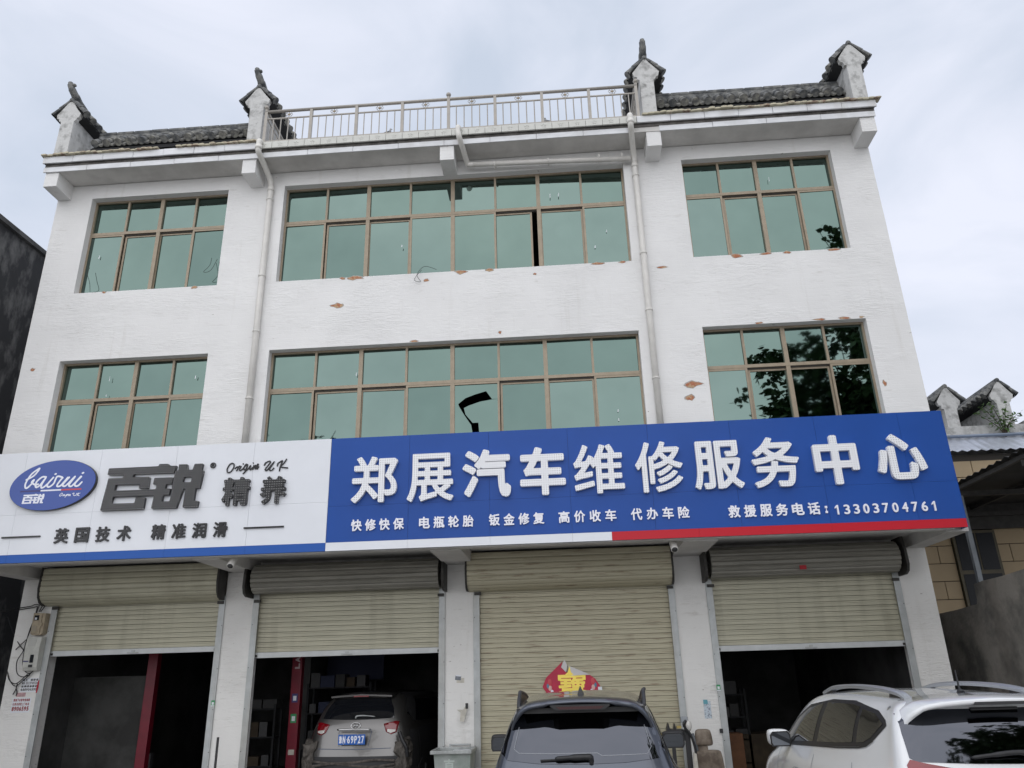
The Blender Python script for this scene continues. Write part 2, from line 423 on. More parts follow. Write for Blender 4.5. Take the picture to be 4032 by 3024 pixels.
def strokes(bm, paths, w, yf, yb, h=None):
    """pen strokes: list of 2D polylines or (polyline, width)"""
    segs = []
    for p in paths:
        q = smooth_path([(a, 0, b) for a, b in p], 5) if len(p) > 2 else [Vector((a, 0, b)) for a, b in p]
        q = [(v.x, v.z) for v in q]; segs += list(zip(q[:-1], q[1:]))
    A = np.array([s[0] for s in segs]); B = np.array([s[1] for s in segs])
    mn = np.minimum(A.min(0), B.min(0))-w*2; mxx = np.maximum(A.max(0), B.max(0))+w*2
    h = h or w*.45
    field_mesh(bm, lambda P: seg_dist(P, A, B)-w, mn[0], mxx[0], mn[1], mxx[1], h, yf, yb)
def word(name, s, x0, x1, z0, z1, y, m, parent, fat=.0, th=.004, gap=.18, res=26):
    """flat printed line of characters as one mesh"""
    bm = bmesh.new(); n = len(s); w = (x1-x0)/(n-gap) if n > 1 else (x1-x0)
    for i, ch in enumerate(s):
        if ch == ' ': continue
        glyph(bm, ch, x0+i*w, x0+i*w+w*(1-gap), z0, z1, y-th, y, fat, res)
    return obj(name, bm, m, parent)

# ------------------------------------------------------------------ ground
bm = bmesh.new()
v = [bm.verts.new(p) for p in ((-400, -400, 0), (400, -400, 0), (400, 400, 0), (-400, 400, 0))]; bm.faces.new(v)
tag(obj('ground', bm, M_conc), kind='structure')

# ------------------------------------------------------------------ repair shop building
B = thing('repair_shop_building', 'whitewashed three storey building with green glass windows above four roller shutter bays', 'building', (0, 0, 0))
XL, XR = -9.08, 5.645
WIN = []   # x0,x1,z0,z1 openings
for x0, x1 in ((-8.41, -5.82), (-4.77, 1.375), (2.40, 4.99)):
    WIN.append((x0, x1, 8.365, 10.34)); WIN.append((x0, x1, 5.10, 7.07))
def holed_wall(name, x0, x1, z0, z1, holes, y0, y1, m, parent):
    bm = bmesh.new()
    xs = sorted({x0, x1, *[h[0] for h in holes], *[h[1] for h in holes]}); zs = sorted({z0, z1, *[h[2] for h in holes], *[h[3] for h in holes]})
    hole = lambda a, b: any(h[0] <= a <= h[1] and h[2] <= b <= h[3] for h in holes)
    for i in range(len(xs)-1):
        for j in range(len(zs)-1):
            if hole((xs[i]+xs[i+1])/2, (zs[j]+zs[j+1])/2): continue
            for y in (y0, y1):
                bm.faces.new([bm.verts.new((a, y, b)) for a, b in ((xs[i], zs[j]), (xs[i+1], zs[j]), (xs[i+1], zs[j+1]), (xs[i], zs[j+1]))])
    def strip(a, b): bm.faces.new([bm.verts.new(p) for p in ((a[0], y0, a[1]), (b[0], y0, b[1]), (b[0], y1, b[1]), (a[0], y1, a[1]))])
    for h in list(holes)+[(x0, x1, z0, z1)]:
        c = [(h[0], h[2]), (h[1], h[2]), (h[1], h[3]), (h[0], h[3])]
        for k in range(4): strip(c[k], c[(k+1) % 4])
    bmesh.ops.remove_doubles(bm, verts=bm.verts, dist=1e-5)
    return obj(name, bm, m, parent)
holed_wall('facade_wall', XL, XR, 3.76, 10.63, WIN, 0.0, .22, M_wall, B)
bx('side_wall', XL, XL+.24, .222, 9.0, 3.76, 10.63, M_wall, B); bx('side_wall', XR-.24, XR, .222, 9.0, 3.76, 10.63, M_wall, B)
bx('rear_wall', XL, XR, 9.002, 9.24, 0, 10.63, M_wall, B)
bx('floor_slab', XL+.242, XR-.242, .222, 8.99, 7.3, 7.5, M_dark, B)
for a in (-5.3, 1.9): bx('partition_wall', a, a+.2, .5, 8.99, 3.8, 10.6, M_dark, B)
# cornice slab, its two bands and the dark groove between them
bx('cornice_slab', XL, XR, -.455, 8.9, 10.64, 10.735, M_soffit, B)
bx('cornice_groove', XL-.01, XR+.01, -.475, 8.8, 10.737, 10.79, M_groove, B)
bx('parapet_core', XL-.02, XR+.02, -.50, .3, 10.792, 10.925, M_groove, B)
def slab_row(x0, x1, step, y0, y1, z0, z1, m, jit=.003, gap=.006, star=False):
    n = max(1, round((x1-x0)/step)); w = (x1-x0)/n
    bm = bmesh.new(); box(bm, 0, w-gap, 0, y1-y0, 0, z1-z0, .004)
    if star:
        for k in range(5):
            a = math.pi/2+k*2*math.pi/5; c = Vector((w/2, 0, (z1-z0)/2)); d = Vector((math.cos(a), 0, math.sin(a))); e = Vector((-d.z, 0, d.x))
            q = [c+d*.006, c+d*.030+e*.012, c+d*.052, c+d*.030-e*.012]
            q = [(p.x, -.001, p.z) for p in q]
            top = bm.verts.new((c+d*.03).to_tuple()[0:1]+(-.008,)+((c+d*.03).z,)); vv = [bm.verts.new(p) for p in q]
            for i in range(4): bm.faces.new((vv[i], vv[(i+1) % 4], top))
    me = bpy.data.meshes.new('slab'); bmesh.ops.recalc_face_normals(bm, faces=bm.faces[:]); bm.to_mesh(me); bm.free(); me.materials.append(m)
    for i in range(n):
        inst('cornice_tile', me, B, (x0+i*w, y0+random.uniform(-jit, jit), z0))
slab_row(XL-.03, 1.50, .82, -.475, -.455, 10.628, 10.735, M_marble)
slab_row(2.00, XR+.02, .82, -.475, -.455, 10.628, 10.735, M_marble)
slab_row(XL-.04, -5.16, .56, -.53, -.50, 10.79, 10.925, M_marble)
slab_row(-5.155, 1.62, .29, -.53, -.50, 10.79, 10.925, M_floral, .001, .005, True)
slab_row(1.625, XR+.05, .6, -.53, -.50, 10.79, 10.925, M_marble)
bx('parapet_top', XL, XR, -.50, 1.9, 10.927, 10.945, M_soffit, B)
# broken coping tiles
bm = bmesh.new(); prism(bm, [(0, 0), (.10, 0), (.105, .03), (.07, .045), (.03, .04), (-.003, .028)], 0, .16); me = bpy.data.meshes.new('c'); bm.to_mesh(me); bm.free(); me.materials.append(M_coping)
for a, b in ((XL-.06, -6.98), (-6.62, -5.15), (1.72, XR+.10)):
    x = a
    while x < b:
        inst('coping_tile', me, B, (x, -.575+random.uniform(-.012, .012), 10.928+random.uniform(-.006, .012)), (random.uniform(-.1, .1), random.uniform(-.06, .06), random.uniform(-.08, .08)), (1, 1, random.uniform(.5, .95)))
        x += .104
# beam ends under the cornice
for i, x in enumerate((-9.075, -5.405, -1.845, 1.77, 5.395)):
    bx('beam_end', x, x+.25, -.445, .002, 10.34, 10.638, M_wall, B, .006)
# ------------------------------------------------------------------ windows
def window(x0, x1, z0, z1, zt, n, broken=None, open_gap=None, seed=1):
    rnd = random.Random(seed)
    y = .13; bm = bmesh.new(); fr = .035
    box(bm, x0+.002, x0+fr, y, y+.075, z0+.002, z1-.002); box(bm, x1-fr, x1-.002, y, y+.075, z0+.002, z1-.002)
    box(bm, x0+fr, x1-fr, y, y+.075, z1-fr, z1-.002); box(bm, x0+fr, x1-fr, y, y+.075, z0+.002, z0+fr)
    box(bm, x0+fr, x1-fr, y-.006, y+.06, zt-.03, zt+.025)
    w = (x1-x0)/n
    for k in range(1, n):                      # mullions: strong every second pane
        t = .034 if k % 2 == 0 else .019
        box(bm, x0+k*w-t, x0+k*w+t, y-.004 if k % 2 == 0 else y+.002, y+.06, zt+.025, z1-fr)
        if k % 2 == 0: box(bm, x0+k*w-.034, x0+k*w+.034, y-.004, y+.06, z0+fr, zt-.03)
    F_ = obj('window', bm, M_bronze, B)
    for k in range(n):                         # fixed upper lights
        a, b = x0+k*w, x0+(k+1)*w
        bm = bmesh.new(); box(bm, -(w/2-.012), w/2-.012, 0, .005, -(z1-zt)/2+.012, (z1-zt)/2-.012)
        g = obj('pane', bm, rnd.choice([M_glass, M_glass, M_glass2, M_glass3]), F_, local=True); g.location = Vector(((a+b)/2, y+.035, (z1+zt)/2))-wl(F_)
        g.rotation_euler = (R(rnd.uniform(-.9, .9)), 0, R(rnd.uniform(-.7, .7)))
    for k in range(n):                         # sliding sashes below, front and back track by turns
        a, b = x0+k*w, x0+(k+1)*w; front = (k % 4 in (0, 3))
        sh = 0.0
        if open_gap == k: sh = -.13
        ys = y-.002 if front else y+.038
        bm = bmesh.new(); s = .034; za, zb = z0+.02, zt-.031-(.0 if front else .02)
        xa, xb = a+.004+sh, b+.004+sh
        if not front: xa += .012; xb -= .0
        box(bm, xa, xa+s, ys, ys+.03, za, zb); box(bm, xb-s, xb, ys, ys+.03, za, zb)
        box(bm, xa+s, xb-s, ys, ys+.03, zb-s, zb); box(bm, xa+s, xb-s, ys, ys+.03, za, za+s)
        obj('sash', bm, M_bronze, F_)
        if broken == k: continue
        bm = bmesh.new(); hw = (xb-xa)/2-s+.004; hh = (zb-za)/2-s+.004
        box(bm, -hw, hw, 0, .005, -hh, hh)
        g = obj('pane', bm, rnd.choice([M_glass, M_glass, M_glass2, M_glass3]), F_, local=True); g.location = Vector(((xa+xb)/2, ys+.014, (za+zb)/2))-wl(F_)
        g.rotation_euler = (R(rnd.uniform(-.6, .6)), 0, R(rnd.uniform(-.6, .6)))
    bm = bmesh.new(); box(bm, x0+fr, x1-fr, y+.02, y+.07, zt-.052, zt-.031); obj('track', bm, M_bronzed, F_)
    return F_
window(-8.41, -5.82, 8.365, 10.34, 9.64, 4, seed=1); window(-8.41, -5.82, 5.10, 7.07, 6.38, 4, seed=2)
window(-4.77, 1.375, 8.365, 10.34, 9.62, 8, open_gap=5, seed=3)
WB = window(-4.77, 1.375, 5.10, 7.07, 6.39, 8, broken=4, seed=4)
window(2.40, 4.99, 8.365, 10.34, 9.66, 4, seed=5); window(2.40, 4.99, 5.10, 7.07, 6.40, 4, seed=6)
# what is left of the broken pane: two shards with a curved gap between them
for pts in ([(-1.665, 5.14), (-1.665, 6.33), (-.955, 6.33), (-.955, 6.058), (-1.053, 6.058), (-1.147, 6.20), (-1.327, 6.152), (-1.484, 6.096), (-1.603, 6.0), (-1.59, 5.958), (-1.512, 5.817), (-1.396, 5.634), (-1.378, 5.526), (-1.37, 5.14)],
            [(-1.25, 5.14), (-1.268, 5.52), (-1.279, 5.669), (-1.37, 5.668), (-1.408, 5.716), (-1.486, 5.816), (-1.511, 5.927), (-1.433, 5.964), (-1.249, 6.023), (-1.053, 6.052), (-.955, 6.054), (-.955, 5.14)]):
    bm = bmesh.new(); prism(bm, pts, .148, .153); obj('glass_shard', bm, M_glass, WB)
# plaster knocked off, brick showing
BRK = [(-3.643,7.833,.104,.037),(-8.869,6.938,.037,.022),(2.153,6.087,.126,.044),(2.07,5.858,.074,.044),(1.86,8.204,.089,.02),(-3.386,8.335,.148,.03),(-3.589,8.342,.044,.02),(-1.54,8.33,.104,.034),(-1.04,8.335,.074,.026),(.786,8.34,.119,.018),(1.214,8.345,.059,.018),(3.102,8.32,.089,.042),(3.604,8.345,.089,.02),(3.951,8.345,.059,.02),(4.701,8.343,.104,.02),(-7.85,8.345,.037,.018),(-6.217,8.34,.059,.024),(-2.137,8.216,.05,.022),(-.276,8.219,.03,.022),(4.269,7.088,.089,.016),(4.668,7.09,.089,.018),(4.922,7.092,.037,.018),(-2.315,7.088,.059,.016),(-.888,7.167,.02,.02),(3.313,7.085,.074,.013),(5.07,5.935,.03,.05)]
M_flake = mat('flaked_plaster', (.50, .47, .43), .9, var=.4, vscale=30)
rb = random.Random(3)
for x, z, w, h in BRK:
    w *= 1.12; h *= 1.15
    if abs(z-8.34) < .03: z = 8.362-h*.55
    bm = bmesh.new(); n = 11
    pts = [(x+w*math.cos(k*2*math.pi/n)*rb.uniform(.55, 1.1), z+h*math.sin(k*2*math.pi/n)*rb.uniform(.5, 1.2)) for k in range(n)]
    prism(bm, pts, -.004, .001); eb = obj('exposed_brick', bm, M_brick, B)
    bm = bmesh.new(); prism(bm, [(x+(p[0]-x)*1.22+rb.uniform(-.01, .01), z+(p[1]-z)*1.25+.004) for p in pts], -.0022, .001); obj('flaked_plaster', bm, M_flake, eb)
# ------------------------------------------------------------------ rain pipes
def pipe(name, pts, rad, parent, k=5, m=M_pvc):
    bm = bmesh.new(); tube(bm, smooth_path(pts, k) if k > 1 else pts, rad, 12); return obj(name, bm, m, parent, True)
for x, top in ((-5.0, 10.93), (1.57, 10.93)):
    P_ = pipe('downpipe', [(x, -.06, 5.0), (x, -.06, 8), (x, -.06, 10.22), (x, -.07, 10.32)], .052, B, 1)
    pipe('pipe_offset', [(x, -.07, 10.30), (x-.01, -.14, 10.42), (x-.05, -.42, 10.60), (x-.07, -.585, 10.68), (x-.07, -.60, 10.80), (x-.07, -.59, 10.90), (x-.07, -.50, 10.915)], .05, P_, 4)
    for z in (6.2, 7.4, 8.46, 10.02): 
        bm = bmesh.new(); tube(bm, [(x, -.06, z-.012), (x, -.06, z+.012)], .064, 12); box(bm, x-.015, x+.015, -.06, -.002, z-.01, z+.01); obj('pipe_clamp', bm, M_pvc, P_)
    for q_ in (((x-.07, -.598, 10.72), (x-.07, -.598, 10.80)), ((x, -.06, 10.20), (x, -.062, 10.27))):
        bm = bmesh.new(); tube(bm, q_, .06, 12); obj('pipe_socket', bm, M_pvc, P_, True)
P_ = pipe('cross_pipe', [(-1.40, -.14, 10.435), (0, -.13, 10.40), (1.50, -.12, 10.35)], .045, B, 1)
pipe('pipe_offset', [(-1.49, -.50, 10.915), (-1.50, -.59, 10.90), (-1.50, -.60, 10.80), (-1.48, -.585, 10.68), (-1.44, -.40, 10.58), (-1.40, -.17, 10.47), (-1.36, -.14, 10.435), (-1.28, -.14, 10.434)], .048, P_, 4)
for x in (-.9, .05, .95, 1.35):
    bm = bmesh.new(); tube(bm, [(x-.012, -.132, 10.41), (x+.012, -.132, 10.409)], .058, 12); box(bm, x-.008, x+.008, -.13, 0, 10.40, 10.42); obj('pipe_clamp', bm, M_pvc, P_)
for x in (-4.91, 1.555):
    S_ = tag(pipe('drain_spout', [(x, -.20, 3.60), (x, -.24, 3.56), (x, -.33, 3.475)], .052, None, 2),
             'short white drain spout poking out below the %s' % ('white half of the signboard' if x < 0 else 'red stripe of the blue signboard'), 'drain pipe', 'drain spouts under the signboards')
    bm = bmesh.new(); tube(bm, [(x, -.329, 3.4785), (x, -.334, 3.4725)], .042, 12); obj('bore', bm, M_pvcin, S_, True)
# ------------------------------------------------------------------ roof: railing
RL = bx('railing', -5.07, 1.68, -.415, -.385, 11.02, 11.04, M_steel, B)
bm = bmesh.new(); tube(bm, [(-5.10, -.4, 11.70), (1.70, -.4, 11.70)], .03, 10); obj('handrail', bm, M_steel, RL, True)
bx('middle_rail', -5.07, 1.68, -.412, -.388, 11.525, 11.545, M_steel, RL)
bm = bmesh.new(); box(bm, -.026, .026, -.026, .026, 0, .745); mp_ = obj('post', bm, M_steel, RL); mp_.location += Vector((-5.075, -.4, 10.94))
for k in range(1, 9): inst('post', mp_, RL, (-5.075+k*.844, -.4, 10.94))
bm = bmesh.new(); tube(bm, [(0, 0, 0), (0, 0, .485)], .0105, 6); b0 = bpy.data.meshes.new('b'); bm.to_mesh(b0); bm.free(); b0.materials.append(M_steel)
for k in range(8):
    for j in range(1, 6): inst('baluster', b0, RL, (-5.075+k*.844+j*.844/6, -.4, 11.04))
bm = bmesh.new()
for k in range(6):
    a = k*math.pi/3; c = Vector((math.cos(a)*.045, 0, math.sin(a)*.04))
    ring = [c+Vector((math.cos(t)*.024, 0, math.sin(t)*.024)) for t in [q*math.pi/4 for q in range(9)]]; tube(bm, ring, .005, 4, False)
fl = bpy.data.meshes.new('f'); bm.to_mesh(fl); bm.free(); fl.materials.append(M_steel)
bm = bmesh.new(); ball(bm, (0, 0, 0), .026, 8, (1, .5, 1)); fc = bpy.data.meshes.new('fc'); bm.to_mesh(fc); bm.free(); fc.materials.append(M_bronze)
for k in range(8):
    x = -5.075+(k+.5)*.844; inst('flower_ornament', fl, RL, (x, -.4, 11.615)); inst('flower_centre', fc, RL, (x, -.4, 11.615))
for x in (-5.085, -1.70, 1.685):
    bm = bmesh.new(); tube(bm, [(x, -.4, 11.69), (x, -.4, 11.76)], .028, 8); ball(bm, (x, -.4, 11.80), .046, 12); obj('ball_finial', bm, M_steel, RL, True)
for x, sgn in ((-5.05, 1), (1.66, -1)):      # short returns running back from both ends
    bm = bmesh.new(); tube(bm, [(x, -.38, 11.68), (x, 1.5, 11.68)], .024, 8); tube(bm, [(x, -.38, 11.53), (x, 1.5, 11.53)], .012, 6); tube(bm, [(x, -.38, 11.03), (x, 1.5, 11.03)], .012, 6)
    for j in range(1, 12): tube(bm, [(x, -.38+j*.15, 11.03), (x, -.38+j*.15, 11.53)], .010, 5)
    box(bm, x-.025, x+.025, 1.48, 1.53, 10.94, 11.7); obj('return_railing', bm, M_steel, RL)
# ------------------------------------------------------------------ roof: gable ornaments
def half_tile(L, rad, seg=7, th=.02, cap=True):
    bm = bmesh.new(); A = []
    for s in range(2):
        y = s*L; rr_ = rad*(1.0 if s == 0 else .86)
        A.append([bm.verts.new((rr_*math.cos(k*math.pi/seg), y, rr_*math.sin(k*math.pi/seg))) for k in range(seg+1)])
    for k in range(seg): bm.faces.new((A[0][k], A[0][k+1], A[1][k+1], A[1][k]))
    if cap:
        bm.faces.new(A[0]); lo_ = [bm.verts.new((rad*.95*math.cos(k*math.pi/seg), -.004, -rad*.95*math.sin(k*math.pi/seg))) for k in range(seg+1)]
        up = [bm.verts.new((rad*.95*math.cos(k*math.pi/seg), -.004, rad*.95*math.sin(k*math.pi/seg))) for k in range(seg+1)]
        bm.faces.new(up+lo_[1:-1][::-1])
    return bm
TM = {}
for key, cap_, m in (('end', True, M_tilel), ('mid', False, M_tile), ('end2', True, M_tile), ('mid2', False, M_tilel)):
    bm = half_tile(.21, .074, cap=cap_); me = bpy.data.meshes.new(key); bm.to_mesh(me); bm.free(); me.materials.append(m); TM[key] = me
bm = bmesh.new()                               # drip tile: shallow tongue between the covers
pts = [(-.06, .01), (-.045, -.02), (-.02, -.04), (0, -.045), (.02, -.04), (.045, -.02), (.06, .01), (.03, -.005), (0, -.012), (-.03, -.005)]
prism(bm, pts, 0, .2); dr = bpy.data.meshes.new('drip'); bm.to_mesh(dr); bm.free(); dr.materials.append(M_tilel)
def pent_roof(x0, x1, parent):
    ye, ze, yr, zr = -.12, 11.47, .33, 11.98
    L = math.hypot(yr-ye, zr-ze); a = math.atan2(zr-ze, yr-ye)
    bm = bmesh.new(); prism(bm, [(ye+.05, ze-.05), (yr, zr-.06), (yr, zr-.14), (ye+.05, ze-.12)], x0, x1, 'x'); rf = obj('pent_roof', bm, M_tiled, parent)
    bx('pent_roof_base', x0+.01, x1-.01, .02, .35, 10.95, 11.42, M_tiled, rf)  # low wall coloured near-black for the shadow below the eave
    n = round((x1-x0)/.218); w = (x1-x0)/n
    for i in range(n):
        x = x0+(i+.5)*w
        for s in range(2):
            t = s*.165; key = ('end', 'end2')[random.random() < .35] if s == 0 else ('mid', 'mid2')[random.random() < .4]
            inst('roof_tile', TM[key], rf, (x+random.uniform(-.006, .006), ye+math.cos(a)*t-.02, ze+math.sin(a)*t+.01), (a, 0, random.uniform(-.04, .04)), (1, .86, 1))
        if i < n: inst('drip_tile', dr, rf, (x+w/2, ye-.01, ze-.01), (a, 0, 0))
    x = x0; bm = bmesh.new(); box(bm, 0, .335, -.07, .07, 0, .045, .006); box(bm, .004, .33, -.05, .05, .045, .075, .012); rt = bpy.data.meshes.new('ridge'); bm.to_mesh(rt); bm.free(); rt.materials.append(M_tile)
    bx('ridge_base', x0, x1, .10, .36, 11.60, 11.865, M_tile, rf)
    while x < x1-.1:
        inst('ridge_tile', rt, rf, (x, .165, 11.867+random.uniform(-.004, .004)), (0, 0, random.uniform(-.01, .01)), (min(1, (x1-x)/.34), 1, 1)); x += .34
    return rf
pent_roof(-8.60, -5.44, B); pent_roof(2.04, 5.42, B)
def gable_ornament(cx, horn, y1=1.7, oy=0, oz=0, parent=None, base=10.93):
    par = parent or B
    bm = bmesh.new(); rg = random.Random(int(cx*10))
    pts = [(-.125, 10.93), (.125, 10.93), (.125, 11.86), (.165, 11.89), (.175, 11.93), (.215, 11.95), (.235, 12.04), (.15, 12.15), (.07, 12.27), (.03, 12.33), (-.03, 12.335), (-.07, 12.28), (-.15, 12.16), (-.235, 12.03), (-.21, 11.95), (-.17, 11.94), (-.16, 11.88), (-.125, 11.87)]
    pts = [(p[0], base if p[1] == 10.93 else p[1]) for p in pts]
    pts = [(cx+p[0]+rg.uniform(-.006, .006), p[1]+rg.uniform(-.006, .006)) for p in pts]
    prism(bm, pts, -.35, -.27)
    g = obj('gable_ornament', bm, M_plaster, par)
    bx('gable_wall', cx-.123, cx+.123, -.2705, y1, base, 11.95, M_plaster, g)
    for s in (-1, 1):                       # eaves of the little roof running back from the face
        bm = bmesh.new(); prism(bm, [(cx+s*.0, 12.36), (cx+s*.30, 12.055), (cx+s*.30, 12.0), (cx+s*.12, 11.95), (cx, 12.0)], -.27, y1); obj('eave_board', bm, M_tiled, g)
        a = math.atan2(.305, .30)
        y = -.30; k = 0
        bm = bmesh.new(); prism(bm, [(cx+s*.02, 12.385), (cx+s*.315, 12.06), (cx+s*.30, 12.035), (cx+s*.01, 12.35)], -.365, -.28); obj('verge_tile', bm, M_tile, g)
        while y < y1:
            for q in (0, 1):
                t = q*.19
                rot = Matrix.Rotation(-s*math.pi/2, 4, 'Z') if False else None
                e = Vector((-s*math.cos(a), 0, math.sin(a)))     # tile axis: up the slope
                side = Vector((0, 1, 0)); nrm = side.cross(e)*(1 if s < 0 else -1)
                if nrm.z < 0: nrm = -nrm
                xx = e.cross(nrm)
                Mx = Matrix((xx, e, nrm)).transposed()
                o = inst('roof_tile', TM['end' if q == 0 and k % 2 else ('end2' if q == 0 else 'mid')], g, (cx+s*(.325-math.cos(a)*t), y, 12.04+math.sin(a)*t), Mx.to_euler())
            y += .20; k += 1
    bm = bmesh.new(); tube(bm, [(cx, -.36, 12.375), (cx, y1, 12.375)], .045, 8); obj('ridge_roll', bm, M_tile, g, True)
    if horn:
        bm = bmesh.new()
        P0 = [(cx, .10, 12.40), (cx, -.12, 12.44), (cx-.005, -.27, 12.52), (cx-.02*horn, -.35, 12.62), (cx-.035*horn, -.38, 12.72), (cx-.04*horn, -.385, 12.77)]
        tube(bm, smooth_path(P0, 4), [.085]*5+[.078]*4+[.068]*4+[.06]*4+[.045]*3+[.03], 7)
        if horn > 1: ball(bm, (cx+.01, -.38, 12.70), .035, 8, (1, 1.2, .9)); ball(bm, (cx-.07, -.38, 12.76), .03, 8)
        obj('ridge_horn', bm, M_tile, g, True)
    g.location += Vector((0, oy, oz))
    return g
for cx, hn in ((-8.965, 2), (-5.305, 1.6), (1.895, .2), (5.55, 0)): gable_ornament(cx, hn)
# ------------------------------------------------------------------ ground floor
PW = [(-9.08, -8.505), (-5.575, -5.10), (-1.952, -1.50), (1.69, 2.182), (5.16, 5.645)]
for i, (a, b) in enumerate(PW):
    bx('pillar', a, b, 1.15, 1.47, 0, 3.585, M_pillar, B)
    e = (a, b) if i not in (0, 4) else ((a, a+.30) if i == 0 else (b-.30, b))
    if i == 1: e = (-5.50, -5.10)
    bx('cantilever_beam', e[0], e[1], -.30, 1.60, 3.587, 3.758, M_soffit, B)
bx('edge_beam', XL, XR-.25, -.455, -.302, 3.60, 3.758, M_soffit, B)
bx('soffit_slab', XL, XR, 0, 9.0, 3.759, 3.86, M_soffit, B); bx('soffit_slab', XL, 5.50, -.455, -.001, 3.759, 3.86, M_soffit, B)
bx('lintel_wall', XL+.02, XR-.02, 1.32, 1.46, 3.20, 3.757, M_pillar, B)
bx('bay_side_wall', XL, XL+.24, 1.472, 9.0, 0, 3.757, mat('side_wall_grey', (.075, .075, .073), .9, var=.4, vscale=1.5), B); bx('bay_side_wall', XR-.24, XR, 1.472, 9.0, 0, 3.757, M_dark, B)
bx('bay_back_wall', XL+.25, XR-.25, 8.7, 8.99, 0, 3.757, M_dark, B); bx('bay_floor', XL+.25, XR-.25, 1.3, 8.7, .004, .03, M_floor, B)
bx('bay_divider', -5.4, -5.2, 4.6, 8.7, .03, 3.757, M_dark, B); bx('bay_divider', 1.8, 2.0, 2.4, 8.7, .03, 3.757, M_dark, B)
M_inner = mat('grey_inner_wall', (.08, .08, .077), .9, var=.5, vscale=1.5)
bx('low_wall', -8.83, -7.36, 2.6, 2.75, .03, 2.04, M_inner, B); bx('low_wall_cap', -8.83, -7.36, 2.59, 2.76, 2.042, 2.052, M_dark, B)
SP = .0755
def slat_mesh(w, m):
    bm = bmesh.new(); pr = []
    prof = [(0, 0), (-.011, .003), (-.013, .046), (-.007, .049), (-.012, .053), (-.012, .0695), (0, .073)]
    front = [(1.2+p[0], p[1]) for p in prof]
    pts = front+[(1.208, .0725), (1.208, 0)]
    A = [bm.verts.new((0, p[0]-1.2, p[1])) for p in pts]; Bq = [bm.verts.new((w, p[0]-1.2, p[1])) for p in pts]
    bm.faces.new(A[::-1]); bm.faces.new(Bq)
    for i in range(len(pts)): bm.faces.new((A[i], A[(i+1) % len(pts)], Bq[(i+1) % len(pts)], Bq[i]))
    me = bpy.data.meshes.new('slat'); bmesh.ops.recalc_face_normals(bm, faces=bm.faces[:]); bm.to_mesh(me); bm.free(); me.materials.append(m); return me
def roll_ring(bm, x0, x1, cy, cz, rad, n):
    for k in range(n):                          # ribbed roll: one lens shaped rib per slat
        a0 = 2*math.pi*k/n; a1 = 2*math.pi*(k+1)/n; q = []
        for t, rr_ in ((0, rad-.01), (.25, rad+.008), (.75, rad+.008), (.97, rad-.01)):
            a = a0+(a1-a0)*t; q.append((cy-rr_*math.cos(a), cz+rr_*math.sin(a)))
        for i in range(3):
            bm.faces.new([bm.verts.new(p) for p in ((x0, *q[i]), (x1, *q[i]), (x1, *q[i+1]), (x0, *q[i+1]))])
    for x in (x0, x1): bm.faces.new([bm.verts.new((x, cy-(rad-.012)*math.cos(2*math.pi*k/n), cz+(rad-.012)*math.sin(2*math.pi*k/n))) for k in range(n)])
